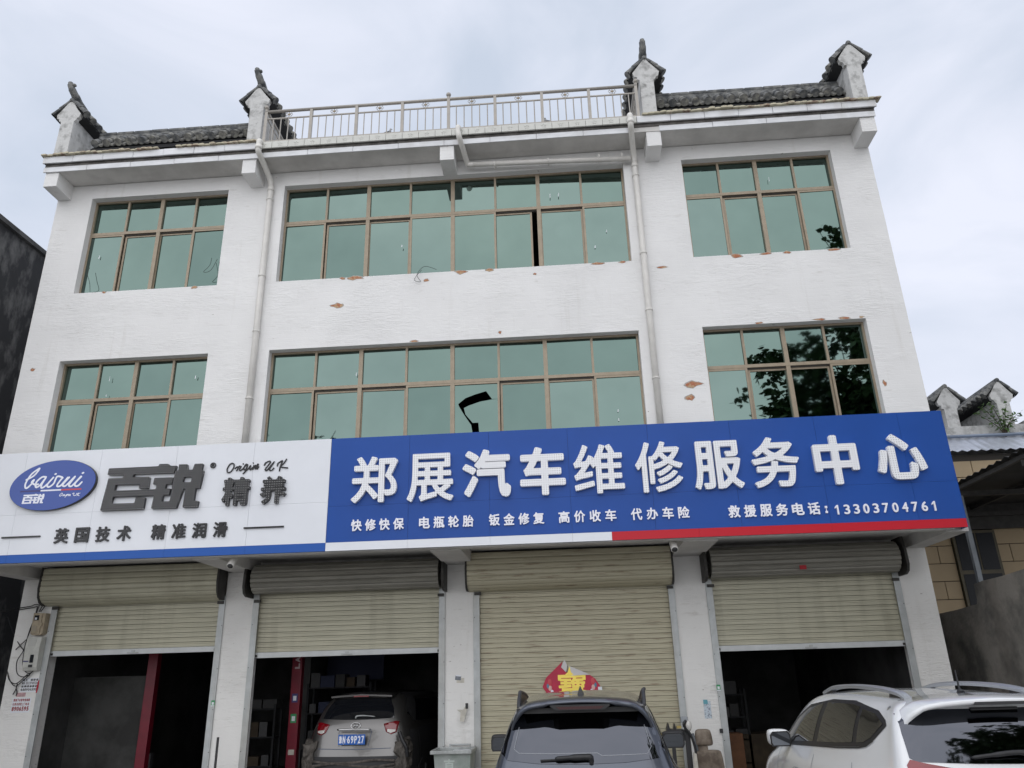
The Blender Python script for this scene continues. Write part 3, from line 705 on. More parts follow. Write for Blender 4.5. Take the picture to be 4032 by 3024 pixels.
def shutter(x0, x1, zbot, cover, grimy, bar=True):
    sm = slat_mesh(x1-x0, M_slatr if grimy else M_slat)
    z = zbot+(.085 if bar else 0)
    S = inst('roller_shutter', sm, B, (x0, 1.205, z)); z += SP
    while z < 3.32:
        inst('slat', sm, S, (x0, 1.205+random.uniform(-.0015, .0015), z), (random.uniform(-.02, .02), 0, random.uniform(-.0004, .0004))); z += SP
    if bar:
        bx('bottom_bar', x0, x1, 1.182, 1.212, zbot, zbot+.083, M_bar, S, .004)
        cx_ = (x0+x1)/2; bm = bmesh.new(); box(bm, cx_-.09, cx_+.09, 1.165, 1.181, zbot+.012, zbot+.03, .003); box(bm, cx_-.03, cx_+.03, 1.172, 1.181, zbot+.03, zbot+.06); obj('pull_handle', bm, M_alu, S)
        for x in (x0+.03, x1-.07): bx('lock_stop', x, x+.04, 1.168, 1.181, zbot+.015, zbot+.05, M_plate, S)
    for x in (x0-.055, x1-.045):
        bx('guide_rail', x, x+.10, 1.125, 1.149, 0.01, 3.22, M_alu, S, .003)
        bm = bmesh.new()
        for zz in (.9, 1.5, 2.1, 2.75): tube(bm, [(x+(.02 if x < x1-.5 else .085), 1.119, zz), (x+(.02 if x < x1-.5 else .085), 1.124, zz)], .007, 6)
        obj('rail_screw', bm, M_plate, S)
        bx('rail_catch', x-.02 if x > x0+.5 else x+.02, x+.08 if x > x0+.5 else x+.13, 1.098, 1.122, 3.09, 3.135, M_plate, S)
    if cover:                                   # slatted hood over the roll
        a, b = x0-.12, x1+.01
        prof = [(.86, 3.72), (.845, 3.62), (.84, 3.53), (.835, 3.44), (.84, 3.355), (.86, 3.28), (.91, 3.215), (.99, 3.175), (1.08, 3.155), (1.17, 3.15)]
        for i in range(len(prof)-1):
            p, q = Vector((0, *prof[i])), Vector((0, *prof[i+1])); d = (q-p).normalized(); nn = Vector((0, -abs(d.z) if abs(d.z) > .2 else 0, -abs(d.y)))
            nn = Vector((0, d.z, -d.y)); 
            if nn.y > 0 or (abs(nn.y) < .3 and nn.z > 0): nn = -nn
            m1 = p+(q-p)*.25+nn*.010; m2 = p+(q-p)*.75+nn*.010; e_ = p+(q-p)*.96
            bm = bmesh.new()
            for s0, s1 in ((p, m1), (m1, m2), (m2, e_)):
                bm.faces.new([bm.verts.new(v_) for v_ in ((a, s0.y, s0.z), (b, s0.y, s0.z), (b, s1.y, s1.z), (a, s1.y, s1.z))])
            obj('hood_slat', bm, M_slatr if grimy else M_slat, S)
        bm = bmesh.new(); prism(bm, [(1.14, 3.155), (1.14, 3.72), (.875, 3.72), (.855, 3.44), (.90, 3.25), (1.0, 3.18)], a+.005, b-.005, 'x'); obj('hood_core', bm, M_tiled, S)
        for x in (a-.03, b): 
            bm = bmesh.new(); prism(bm, [(1.148, 3.15), (1.148, 3.74), (.83, 3.74), (.81, 3.40), (.84, 3.26), (.90, 3.18), (.99, 3.14)], x, x+.03, 'x'); obj('end_plate', bm, M_plate, S)
    else:
        bm = bmesh.new(); roll_ring(bm, x0+.01, x1-.01, .98, 3.44, .225, 17); obj('shutter_roll', bm, M_slatd, S)
        for x in (x0-.10, x1+.045):
            bm = bmesh.new(); prism(bm, [(1.148, 3.16), (1.148, 3.72), (.80, 3.72), (.74, 3.50), (.73, 3.30), (.78, 3.20), (.88, 3.16)], x, x+.04, 'x'); obj('end_plate', bm, M_plate, S)
            bm = bmesh.new(); tube(bm, [(x0+.01 if x < x0 else x1-.01, .98, 3.44), (x+.02, .98, 3.44)], .04, 8); obj('axle', bm, M_plate, S)
    return S
shutter(-8.455, -5.625, 2.36, True, False)
shutter(-5.045, -2.005, 2.24, False, False)
shutter(-1.445, 1.635, .02, True, True, False)
shutter(2.235, 5.105, 2.135, False, False)
# ------------------------------------------------------------------ signboards
def sign_panels(name, label, xs, z0, z1, zs, m, stripe):
    S = thing(name, label, 'signboard', (xs[0], -.47, 3.61))
    bx('backing_box', xs[0], xs[-1], -.485, -.458, 3.612, 5.30, M_seam, S)
    bx('edge_frame', xs[0], xs[-1], -.457, -.30, 5.24, 5.30, M_bar, S)
    for a, b in zip(xs[:-1], xs[1:]):
        for c, d in ((3.7325, zs), (zs, 5.305)):
            bx('panel', a+.0015, b-.0015, -.5, -.486, c+.001, d-.001, m, S)
    for a, b, mm in stripe: bx('stripe', a+.001, b-.001, -.502, -.486, 3.612, 3.7315, mm, S)
    return S
WS = sign_panels('white_signboard', 'white half of the long shop signboard with black lettering and blue oval logo', [-9.45, -8.26, -7.055, -5.853, -4.64, -3.452], 3.61, 5.305, 4.33, M_white,
                 [(-9.45, -8.26, M_blue2), (-8.26, -7.055, M_blue2), (-7.055, -5.853, M_blue2), (-5.853, -4.64, M_blue2), (-4.64, -3.452, M_blue2)])
BS = sign_panels('blue_signboard', 'blue half of the long shop signboard with big white lettering and red stripe', [-3.449, -2.25, -1.056, .12, 1.30, 2.50, 3.723, 4.92, 5.545], 3.61, 5.305, 4.262, M_blue,
                 [(-3.449, -2.25, M_white), (-2.25, -1.056, M_white), (-1.056, .12, M_white), (.12, .675, M_white), (.675, 1.9, M_red), (1.9, 3.723, M_red), (3.723, 5.545, M_red)])
bx('end_cap', 5.546, 5.551, -.498, -.30, 3.614, 5.303, M_blue, BS)
def letter(ch, x0, x1, z0, z1, th, m, parent, fat, res=70, y=-.5005):
    bm = bmesh.new(); glyph(bm, ch, x0, x1, z0, z1, y-th, y, fat, res); return obj('letter', bm, m, parent)
for ch, a, b, c, d in zip('郑展汽车维修服务中心', (-3.094,-2.265,-1.443,-.60,.185,1.08,1.91,2.745,3.62,4.49), (-2.411,-1.578,-.735,.065,.910,1.76,2.605,3.41,4.235,5.165),
                          (4.285,4.27,4.29,4.29,4.28,4.262,4.275,4.262,4.265,4.30), (4.978,4.987,5.01,5.009,5.01,5.013,4.986,5.0,4.99,4.966)):
    fat = .024 if ch in '车中心汽' else .017 if ch in '务郑服' else .0135
    letter(ch, a, b, c, d, .06, M_ledw, BS, fat, 90)
def spread(s, x0, x1, z0, z1, th, m, parent, fat, w=None, res=48):
    n = len(s); w = w or (z1-z0)
    for i, ch in enumerate(s): 
        a = x0+(x1-x0-w)*i/(n-1); letter(ch, a, a+w, z0, z1, th, m, parent, fat, res)
for s, a, b in (('快修快保', -3.084, -2.306), ('电瓶轮胎', -2.084, -1.29), ('钣金修复', -1.070, -.272), ('高价收车', -.066, .757), ('代办车险', .964, 1.788)):
    spread(s, a, b, 3.882, 4.050, .02, M_acrw, BS, .0042, .158)
spread('救援服务电话', 2.330, 3.600, 3.861, 4.035, .02, M_acrw, BS, .0045, .165)
for z in (3.875, 3.945): bx('letter', 3.668, 3.70, -.52, -.5005, z, z+.03, M_acrw, BS)
bx('letter', 3.681, 3.687, -.52, -.5005, 3.908, 3.942, M_acrw, BS)
for i, ch in enumerate('13303704761'):
    x = 3.793+i*.1320; ww = .064 if ch == '1' else .080
    if ch == '1':
        bm = bmesh.new(); prism(bm, [(x+.036, 3.848), (x+.058, 3.848), (x+.058, 3.983), (x+.040, 3.983), (x+.010, 3.952), (x+.010, 3.932), (x+.036, 3.950)], -.5205, -.5005); obj('letter', bm, M_acrw, BS); continue
    letter(ch, x, x+ww, 3.848, 3.983, .02, M_acrw, BS, .0035, 40)
BJ = [(-6.873,4.98),(-6.093,4.98),(-6.085,5.014),(-5.946,5.011),(-5.925,4.978),(-5.812,4.975),(-5.84,4.867),(-6.461,4.873),(-6.48,4.829),(-6.212,4.819),(-6.211,4.641),(-6.356,4.647),(-6.346,4.71),(-6.725,4.718),(-6.732,4.629),(-6.085,4.624),(-6.083,4.699),(-6.143,4.701),(-6.131,4.799),(-5.848,4.797),(-5.851,4.697),(-5.937,4.697),(-5.944,4.627),(-5.858,4.624),(-5.87,4.523),(-5.96,4.525),(-5.968,4.433),(-5.849,4.43),(-5.826,4.603),(-5.843,4.638),(-5.819,4.9),(-5.768,4.9),(-5.776,4.995),(-5.651,4.992),(-5.627,4.905),(-5.553,4.901),(-5.531,4.992),(-5.402,4.992),(-5.412,4.904),(-5.38,4.881),(-5.41,4.611),(-5.47,4.613),(-5.476,4.425),(-5.404,4.418),(-5.413,4.323),(-5.636,4.328),(-5.623,4.611),(-5.661,4.613),(-5.733,4.324),(-6.118,4.331),(-6.1,4.527),(-6.738,4.533),(-6.751,4.432),(-6.388,4.427),(-6.376,4.517),(-6.233,4.503),(-6.241,4.328),(-6.904,4.33),(-6.855,4.822),(-6.63,4.821),(-6.621,4.872),(-6.879,4.879)]
BJH = [(-5.668,4.795),(-5.548,4.793),(-5.555,4.71),(-5.688,4.716)]
def area(p): return sum(p[i][0]*p[(i+1) % len(p)][1]-p[(i+1) % len(p)][0]*p[i][1] for i in range(len(p)))
if (area(BJ) > 0) == (area(BJH) > 0): BJH = BJH[::-1]
def logo(tf, yf, yb, h, m, parent, x0, x1, z0, z1):
    bm = bmesh.new(); lp = [[tf(p) for p in BJ], [tf(p) for p in BJH]]
    field_mesh(bm, lambda P: loops_sdf(P, lp), x0, x1, z0, z1, h, yf, yb); return obj('letter', bm, m, parent)
logo(lambda p: p, -.555, -.5005, .009, M_ledk, WS, -6.93, -5.35, 4.29, 5.04)
letter('精', -5.055, -4.64, 4.325, 4.755, .05, M_ledk, WS, .012, 70); letter('养', -4.475, -4.085, 4.328, 4.748, .05, M_ledk, WS, .013, 70)
for ch, a in zip('英国技术精准润滑', (-7.567,-7.25,-6.929,-6.604,-6.08,-5.768,-5.459,-5.143)): letter(ch, a, a+.212, 3.873, 4.098, .022, M_black, WS, .0062, 52)
for a, b in ((-8.392, -7.794), (-4.685, -4.086)): bx('dash', a, b, -.52, -.5005, 3.981, 4.003, M_black, WS)
letter('®', -5.305, -5.215, 4.922, 5.012, .015, M_black, WS, .003, 44)
OUK = [[(-4.957,4.987),(-5.0,4.972),(-5.032,4.909),(-5.03,4.858),(-5.006,4.844),(-4.969,4.861),(-4.937,4.918),(-4.936,4.969),(-4.957,4.987)],[(-4.912,4.901),(-4.892,4.922),(-4.874,4.928),(-4.863,4.918),(-4.875,4.883),(-4.887,4.867)],[(-4.871,4.902),(-4.849,4.936),(-4.836,4.936)],[(-4.823,4.932),(-4.843,4.882),(-4.829,4.865),(-4.799,4.886),(-4.776,4.917),(-4.749,4.961),(-4.722,4.953)],[(-4.795,4.973),(-4.793,4.968)],[(-4.728,4.947),(-4.771,4.93),(-4.772,4.878),(-4.742,4.89),(-4.722,4.947),(-4.751,4.852),(-4.779,4.818)],[(-4.751,4.852),(-4.704,4.895),(-4.676,4.938),(-4.684,4.887),(-4.67,4.874),(-4.647,4.905)],[(-4.64,4.979),(-4.639,4.974)],[(-4.625,4.936),(-4.638,4.879),(-4.605,4.935),(-4.592,4.931),(-4.6,4.883),(-4.569,4.953),(-4.558,4.946),(-4.579,4.892),(-4.568,4.882),(-4.549,4.913)],[(-4.465,4.935),(-4.443,4.973),(-4.393,4.993),(-4.374,4.986),(-4.378,4.964),(-4.435,4.889),(-4.442,4.857),(-4.413,4.859),(-4.316,4.98)],[(-4.316,4.98),(-4.376,4.873),(-4.368,4.851),(-4.336,4.852),(-4.313,4.883)],[(-4.262,4.916),(-4.256,4.952),(-4.226,4.973),(-4.195,4.991),(-4.188,4.984),(-4.203,4.936),(-4.218,4.886),(-4.223,4.835)],[(-4.127,5.013),(-4.166,4.948),(-4.207,4.898),(-4.1,4.877)]]
bm = bmesh.new(); strokes(bm, OUK, .0085, -.515, -.5005, .0038); obj('script_lettering', bm, M_black, WS)
# oval logo
th_ = R(5.3); cxo, czo = -7.72, 4.757
ell = lambda s, n=72: [(cxo+s*.675*math.cos(k*2*math.pi/n)*math.cos(th_)-s*.385*math.sin(k*2*math.pi/n)*math.sin(th_), czo+s*.675*math.cos(k*2*math.pi/n)*math.sin(th_)+s*.385*math.sin(k*2*math.pi/n)*math.cos(th_)) for k in range(n)]
bm = bmesh.new(); prism(bm, ell(1.0), -.555, -.5005); OV = obj('oval_logo', bm, M_black, WS)
bm = bmesh.new(); prism(bm, ell(.992), -.561, -.5555); obj('oval_face', bm, M_oval, OV)
BAI = [[(-8.153,4.855),(-8.043,4.918),(-7.979,5.017),(-8.002,5.014),(-8.093,4.935),(-8.151,4.809),(-8.148,4.742),(-8.118,4.726),(-8.061,4.783),(-8.029,4.849),(-8.06,4.813),(-7.998,4.773),(-7.953,4.778)],[(-7.845,4.886),(-7.907,4.889),(-7.978,4.824),(-7.989,4.765),(-7.967,4.73),(-7.913,4.769),(-7.85,4.871),(-7.892,4.776),(-7.889,4.723),(-7.852,4.729),(-7.807,4.772)],[(-7.728,4.874),(-7.8,4.772),(-7.787,4.73),(-7.747,4.739),(-7.703,4.782),(-7.669,4.886),(-7.582,4.867),(-7.599,4.838),(-7.644,4.757),(-7.632,4.731),(-7.582,4.747),(-7.497,4.864)],[(-7.475,4.866),(-7.554,4.761),(-7.533,4.73),(-7.491,4.751),(-7.385,4.874),(-7.454,4.757),(-7.441,4.726),(-7.398,4.739),(-7.293,4.87)],[(-7.285,4.869),(-7.365,4.768),(-7.35,4.726),(-7.306,4.732),(-7.262,4.782)],[(-7.708,4.926),(-7.697,4.929)],[(-7.276,4.922),(-7.262,4.928)]]
bm = bmesh.new(); strokes(bm, BAI, .0135, -.563, -.5615, .006); obj('script_lettering', bm, M_ovalw, OV)
OU2 = [[(-7.55,4.623),(-7.576,4.598),(-7.568,4.579),(-7.544,4.59),(-7.534,4.619),(-7.55,4.623)],[(-7.527,4.581),(-7.508,4.603),(-7.512,4.581)],[(-7.493,4.602),(-7.497,4.58),(-7.475,4.587)],[(-7.448,4.604),(-7.47,4.597),(-7.459,4.582),(-7.448,4.604),(-7.485,4.557)],[(-7.437,4.604),(-7.439,4.578)],[(-7.425,4.603),(-7.424,4.577),(-7.409,4.599),(-7.405,4.576)],[(-7.377,4.605),(-7.353,4.618),(-7.353,4.581),(-7.323,4.58),(-7.306,4.613)],[(-7.299,4.572),(-7.284,4.616),(-7.295,4.594),(-7.258,4.614)],[(-7.295,4.594),(-7.265,4.57)]]
bm = bmesh.new(); strokes(bm, OU2, .0045, -.563, -.5615, .0025); obj('script_lettering', bm, M_ovalw, OV)
for a, b, m in ((-8.212, -7.891, M_ovaln), (-7.891, -7.568, M_ovalw), (-7.568, -7.249, M_ovalr)): bx('tricolour_bar', a, b-.001, -.563, -.5615, 4.664, 4.687, m, OV)
sc_ = .34/1.524; o_ = logo(lambda p: (-8.152+(p[0]+6.904)*sc_, 4.481+(p[1]-4.323)*.215), -.563, -.5615, .0035, M_ovalw, OV, -8.17, -7.79, 4.47, 4.65)

# ------------------------------------------------------------------ left neighbour: blackened flank
LN = thing('neighbour_building', 'tall neighbouring building on the left with a blackened windowless flank', 'building', (-13, 1, 0))
bx('wall', -17, -10.5, -2.5, 9.5, 0, 10.27, M_grime, LN)
bx('roof_edge', -17.05, -10.42, -2.6, 9.6, 10.272, 10.37, mat('flank_coping', (.12, .12, .12), .9, var=.5), LN)
bx('lean_to_panel', -10.495, -10.46, .2, 2.4, .3, 1.55, mat('grey_sheet_panel', (.13, .15, .17), .6, var=.3), LN)
# ------------------------------------------------------------------ right neighbour: beige cladding, tin roof, little gables
RN = thing('neighbour_house', 'neighbouring house clad in beige stone blocks below a tin roof and tiled gables', 'building', (8, 3.6, 0))
bx('wall', 5.95, 14, 3.53, 9, 0, 5.66, M_beigej, RN)
bh, bw = .3205, .652
rows = [(5.535-.3205*k) for k in range(-1, 17)]
bm = bmesh.new(); box(bm, .006, bw-.006, 0, .03, .006, bh-.006, .004); blk = bpy.data.meshes.new('block'); bm.to_mesh(blk); bm.free(); blk.materials.append(M_beige)
bm = bmesh.new(); box(bm, .006, bw/2-.006, 0, .03, .006, bh-.006, .004); blkh = bpy.data.meshes.new('blockh'); bm.to_mesh(blkh); bm.free(); blkh.materials.append(M_beige)
def in_win(a, b, z): return a < 7.96 and b > 7.22 and 2.75 < z+bh/2 < 4.17
for ri, z in enumerate(rows):
    if z < 1.9 or z+bh > 5.72: continue
    x = 5.95+(.326 if ri % 2 else 0)-.01
    while x < 12:
        wrow = 2.75 < z+bh/2 < 4.19
        if not wrow or x+bw <= 7.2 or x >= 7.98: inst('stone_block', blk, RN, (x, 3.5, z))
        else:
            for a_, b_ in ((x, min(x+bw, 7.195)), (max(x, 7.985), x+bw)):
                if b_-a_ > .05: bx('stone_block', a_+.006, b_-.006, 3.5, 3.53, z+.006, z+bh-.006, M_beige, RN, .004)
        x += bw
WN = bx('window', 7.20, 7.98, 3.44, 3.49, 2.75, 4.19, mat('olive_window_frame', (.085, .07, .035), .5, var=.3), RN)
for a, b, c, d in ((7.25, 7.60, 3.47, 4.14), (7.63, 7.93, 3.47, 4.14), (7.25, 7.93, 2.8, 3.40)): bx('pane', a, b, 3.432, 3.439, c, d, M_winb, WN)
bm = bmesh.new(); n = 150                                           # tin roof with wavy lower edge
for i in range(n):
    for (ya, za), (yb, zb) in (((3.36, 5.70), (3.72, 5.93)), ((3.72, 5.93), (4.12, 6.18))):
        x0, x1 = 7.0+i*.045, 7.0+(i+1)*.045; w0, w1 = .017*math.cos(i*math.pi/2), .017*math.cos((i+1)*math.pi/2)
        bm.faces.new([bm.verts.new(p) for p in ((x0, ya, za+w0), (x1, ya, za+w1), (x1, yb, zb+w1), (x0, yb, zb+w0))])
bmesh.ops.remove_doubles(bm, verts=bm.verts, dist=1e-5); obj('tin_roof', bm, M_corrl, RN, True)
bm = bmesh.new(); tube(bm, [(6.9, 4.0, 6.17), (13, 4.0, 6.17)], .035, 8); obj('roof_flashing', bm, mat('blue_grey_flashing', (.20, .24, .31), .4, .5), RN, True)
bx('parapet', 7.2, 13, 4.14, 4.4, 5.7, 6.42, M_plaster, RN)
gable_ornament(8.12, 0, 2.0, 4.55, -5.04, RN, 10.6); gable_ornament(9.20, 0, 3.6, 4.55, -4.96, RN, 10.6); gable_ornament(9.85, 0, 1.6, 4.3, -5.75, RN, 11.2)

bx('roof_volume', 5.95, 13, 4.42, 9, 5.6, 6.3, M_tiled, RN)
# sapling growing on the parapet
SPL = thing('sapling', 'small green sapling growing out of the tiled gable above the tin roof', 'plant', (8.98, 4.02, 6.1))
rs = random.Random(5)
bm = bmesh.new(); tips = []
for tx, ty, tz in ((-.36, -.05, .62), (-.20, -.08, .72), (.10, -.1, .66), (.32, -.04, .48), (-.02, -.12, .5), (-.5, -.05, .5), (.22, 0, .42)):
    pts = smooth_path([(8.98, 4.02, 6.12), (8.98+tx*.3, 4.02+ty*.4, 6.12+tz*.5), (8.98+tx, 4.0+ty, 6.12+tz)], 4); tube(bm, pts, [.012]*3+[.008]*3+[.005]*3, 5); tips.append(pts)
obj('stem', bm, M_bark, SPL)
bm = bmesh.new()
def leafq(bm, c, L, W, d, nrm):
    d = d.normalized(); s = d.cross(nrm).normalized()
    q = [c, c+d*L*.4+s*W*.5, c+d*L, c+d*L*.4-s*W*.5]; bm.faces.new([bm.verts.new(p) for p in q])
for pts in tips:
    for p in pts[3:]:
        for k in range(6):
            d = Vector((rs.uniform(-1, 1), rs.uniform(-.6, .4), rs.uniform(-.5, .4))); c = p+d*rs.uniform(0, .10)
            leafq(bm, c, rs.uniform(.06, .10), .045, d, Vector((rs.uniform(-.5, .5), rs.uniform(-.5, .5), 1)))
obj('foliage', bm, M_leaf, SPL)
# stepped cement wall between the two plots
tag(obj('cement_wall', (lambda b_: (prism(b_, [(-3.2, 0), (3.45, 0), (3.45, 2.66), (2.9, 2.69), (2.2, 2.70), (1.49, 2.735), (1.46, 2.80), (1.44, 3.03), (1.2, 3.05), (.6, 3.052), (0, 3.075), (-1, 3.09), (-3.2, 3.12)], 6.4, 6.62, 'x'), b_)[1])(bmesh.new()), M_cement),
    'rough grey cement boundary wall with a stepped top beside the right pillar', 'wall')
CN = thing('canopy', 'dark corrugated lean-to canopy on a grey steel post beside the signboard', 'canopy', (8, 1, 0))
bm = bmesh.new(); nn = 56
for i in range(nn):                                                # ribs run away from the scalloped edge
    y0, y1 = -2.6+i*.1098, -2.6+(i+1)*.1098; h0, h1 = (.028 if i % 2 else -.005), (.028 if (i+1) % 2 else -.005)
    for a, b, za, zb in ((6.38, 8.5, 4.60, 4.66), (8.5, 11, 4.66, 4.72)):
        bm.faces.new([bm.verts.new(p) for p in ((a, y0, za+h0), (b, y0, zb+h0), (b, y1, zb+h1), (a, y1, za+h1))])
bmesh.ops.remove_doubles(bm, verts=bm.verts, dist=1e-5); obj('roof_sheet', bm, M_corr, CN)
for x in (6.46, 7.6, 8.8, 10): bx('purlin', x, x+.06, -2.5, 3.4, 4.52+(x-6.38)*.03, 4.58+(x-6.38)*.03, M_plate, CN)
for y in (-2.2, -.6, 1.35, 3.25): bx('rafter', 6.45, 10.9, y, y+.06, 4.42, 4.50, M_plate, CN)
bx('shade_strip', 6.1, 11, 3.36, 3.43, 4.20, 4.66, M_plate, CN)  # added dark strip stands in for deep shade on the wall under the canopy
bx('post', 6.43, 6.50, 1.32, 1.39, 0, 4.42, mat('grey_steel_post', (.20, .22, .24), .5, .2, var=.2), CN); bx('post', 6.63, 6.70, -2.2, -2.13, 0, 4.42, M_plate, CN)
# ------------------------------------------------------------------ pigeons on the parapet
def pigeon(x, y, z, s, label):
    t = thing('pigeon', label, 'bird', (x, y, z), 0, 'pigeons on the parapet behind the railing')
    bm = bmesh.new(); P_ = [(-.13*s, 0, .055), (-.08*s, 0, .065), (-.03*s, 0, .08), (.02*s, 0, .095), (.045*s, 0, .13), (.05*s, 0, .165), (.055*s, 0, .185)]
    tube(bm, P_, [.006, .022, .038, .040, .026, .018, .008], 9); o = obj('body', bm, mat('pigeon_grey', (.16, .17, .19), .7, col2=(.45, .46, .46), vscale=20), t, True, local=True)
    bm = bmesh.new(); ball(bm, (.056*s, 0, .178), .019, 8); obj('head', bm, M_plaster, t, True, local=True)
    bm = bmesh.new(); tube(bm, [(.070*s, 0, .178), (.092*s, 0, .173)], [.006, .001], 5); obj('beak', bm, M_plate, t, local=True)
    for q in (-.015, .015):
        bm = bmesh.new(); tube(bm, [(0, q, .065), (.005*s, q, 0)], .004, 5); obj('leg', bm, M_lamp, t, local=True)
    for q in (-1, 1):
        bm = bmesh.new(); prism(bm, [(-.12*s, .058), (.03*s, .075), (.035*s, .105), (-.02*s, .10)], q*.034, q*.042); obj('wing', bm, mat('pigeon_wing', (.06, .06, .065), .7), t, local=True)
    bm = bmesh.new(); prism(bm, [(-.05, -.02), (.06, -.02), (.03, .012), (-.02, .014)], -.03, .03); obj('mortar_lump', bm, M_groove, t, local=True)
pigeon(-2.83, -.30, 11.02, 1, 'left pigeon facing right on the parapet behind the railing')
pigeon(.085, -.30, 11.02, -1, 'right pigeon facing left on the parapet behind the railing')
# ------------------------------------------------------------------ electricity boxes and cables on the left pillar
t = thing('electricity_meter_box', 'beige electricity meter box with two windows, upper box on the left pillar', 'meter box', (-8.63, 1.14, 2.7))
bm = bmesh.new(); prism(bm, [(-8.735, 2.72), (-8.70, 2.69), (-8.56, 2.69), (-8.53, 2.72), (-8.53, 3.03), (-8.735, 3.04)], 1.03, 1.149); mbody = mat('aged_beige_plastic', (.42, .35, .25), .5, var=.25, vscale=12)
obj('case', bm, mbody, t); bx('cover', -8.725, -8.575, 1.012, 1.03, 2.71, 3.03, mbody, t, .006)
bx('meter_window', -8.70, -8.62, 1.008, 1.013, 2.92, 3.0, M_winb, t); bx('meter_dial', -8.685, -8.65, 1.004, 1.0085, 2.93, 2.965, M_white, t); bx('lower_window', -8.71, -8.63, 1.008, 1.013, 2.75, 2.83, mat('dim_window', (.33, .29, .22), .3), t)
bx('latch', -8.572, -8.55, 1.0, 1.02, 2.83, 2.88, mbody, t)
t = thing('electricity_cabinet', 'tall off-white electricity cabinet, lower box on the left pillar', 'meter box', (-8.63, 1.14, 2.15))
mcab = mat('off_white_plastic', (.56, .56, .52), .45, var=.15, vscale=9)
bm = bmesh.new(); prism(bm, [(2.15, 1.149), (2.15, 1.06), (2.20, 1.03), (2.55, 1.01), (2.66, 1.03), (2.66, 1.149)], 0, 1)
for v_ in bm.verts: v_.co = Vector((-8.755+.235*v_.co.y, v_.co.z, v_.co.x)) if False else v_.co
bm.free(); bm = bmesh.new(); prism(bm, [(1.149, 2.14), (1.05, 2.15), (1.02, 2.20), (1.0, 2.5), (1.02, 2.66), (1.149, 2.66)], -8.755, -8.515, 'x'); obj('case', bm, mcab, t)
bx('upper_window', -8.72, -8.59, 1.002, 1.008, 2.50, 2.62, mat('frosted_window', (.50, .50, .47), .2), t)
bx('meter_window', -8.64, -8.585, .999, 1.006, 2.27, 2.39, M_winb, t); bx('switch', -8.65, -8.585, 1.004, 1.01, 2.20, 2.24, M_bplm, t); bx('blue_label', -8.745, -8.66, 1.0, 1.006, 2.285, 2.298, M_ovaln, t)
cab = [[(-11.4, 1.6, 3.25), (-9.9, 1.2, 3.10), (-8.95, 1.10, 3.145), (-8.80, 1.10, 3.18), (-8.70, 1.10, 3.17), (-8.58, 1.10, 3.185)],
       [(-11.4, 1.6, 3.2), (-9.9, 1.25, 3.06), (-8.95, 1.11, 3.12), (-8.75, 1.10, 3.15)],
       [(-8.745, 1.10, 3.15), (-8.755, 1.09, 2.95), (-8.80, 1.09, 2.75), (-8.82, 1.09, 2.5), (-8.80, 1.08, 2.25), (-8.74, 1.08, 2.15), (-8.66, 1.08, 2.11), (-8.60, 1.09, 2.15)],
       [(-8.72, 1.10, 3.16), (-8.76, 1.09, 2.9), (-8.815, 1.09, 2.62), (-8.84, 1.09, 2.45), (-8.91, 1.09, 2.3), (-8.87, 1.09, 2.12), (-8.76, 1.09, 2.06), (-8.66, 1.10, 2.10)],
       [(-8.66, 1.10, 3.16), (-8.685, 1.08, 3.06)], [(-8.60, 1.10, 3.18), (-8.66, 1.08, 3.06)],
       [(-9.6, 1.6, 3.05), (-9.25, 1.3, 2.8), (-8.94, 1.12, 2.55), (-8.80, 1.10, 2.44)], [(-8.99, 1.12, 2.48), (-8.90, 1.1, 2.56), (-8.80, 1.1, 2.66)],
       [(-9.03, 1.08, 2.15), (-8.98, 1.08, 2.03), (-8.88, 1.09, 1.96), (-8.80, 1.10, 2.0), (-8.70, 1.10, 2.10)], [(-9.02, 1.08, 2.13), (-8.95, 1.08, 2.0), (-8.86, 1.09, 1.925), (-8.78, 1.1, 1.98), (-8.62, 1.09, 2.13)],
       [(-8.84, 1.10, 1.97), (-8.86, 1.12, 1.88), (-8.90, 1.13, 1.80)], [(-8.85, 1.10, 1.90), (-8.84, 1.13, 1.84), (-8.85, 1.14, 1.78)]]
bm = bmesh.new()
for c_ in cab: tube(bm, smooth_path(c_, 5), .0075, 6)
cb = tag(obj('cable_bundle', bm, M_cable, None, True), 'tangled black cables looping round the two electricity boxes on the left pillar', 'cables'); cb['kind'] = 'stuff'
# ------------------------------------------------------------------ stencilled adverts and stickers
def sticker(name, label, x0, x1, z0, z1, y, m, cat='sticker', rot=0):
    bm = bmesh.new(); box(bm, -(x1-x0)/2, (x1-x0)/2, 0, .002, -(z1-z0)/2, (z1-z0)/2); o = obj(name, bm, m); o.location = ((x0+x1)/2, y, (z0+z1)/2); o.rotation_euler = (0, R(rot), 0); return tag(o, label, cat)
bx('advert_whitewash', -8.80, -8.515, 1.1465, 1.1495, 1.83, 2.04, M_white, B); bx('advert_whitewash', -8.90, -8.59, 1.1465, 1.1495, 1.53, 1.75, M_white, B)
M_stk = mat('stencil_black', (.03, .03, .03), .9, col2=(.2, .2, .2), vscale=60); M_str = mat('stencil_red', (.23, .015, .025), .9, col2=(.35, .12, .12), vscale=50)
AD = [('电工 高师傅', -8.79, -8.53, 1.995, 2.03, M_stk, .0025), ('电话13523705526', -8.795, -8.525, 1.945, 1.985, M_stk, .0015), ('空调维修移机', -8.795, -8.53, 1.90, 1.935, M_stk, .0025), ('电话8906595', -8.795, -8.53, 1.85, 1.888, M_stk, .0025),
      ('厨房下水道专业疏通', -8.88, -8.61, 1.695, 1.735, M_str, .002), ('化粪池清理上门电话', -8.885, -8.61, 1.635, 1.675, M_str, .001), ('8906595', -8.885, -8.605, 1.555, 1.62, M_str, .004)]
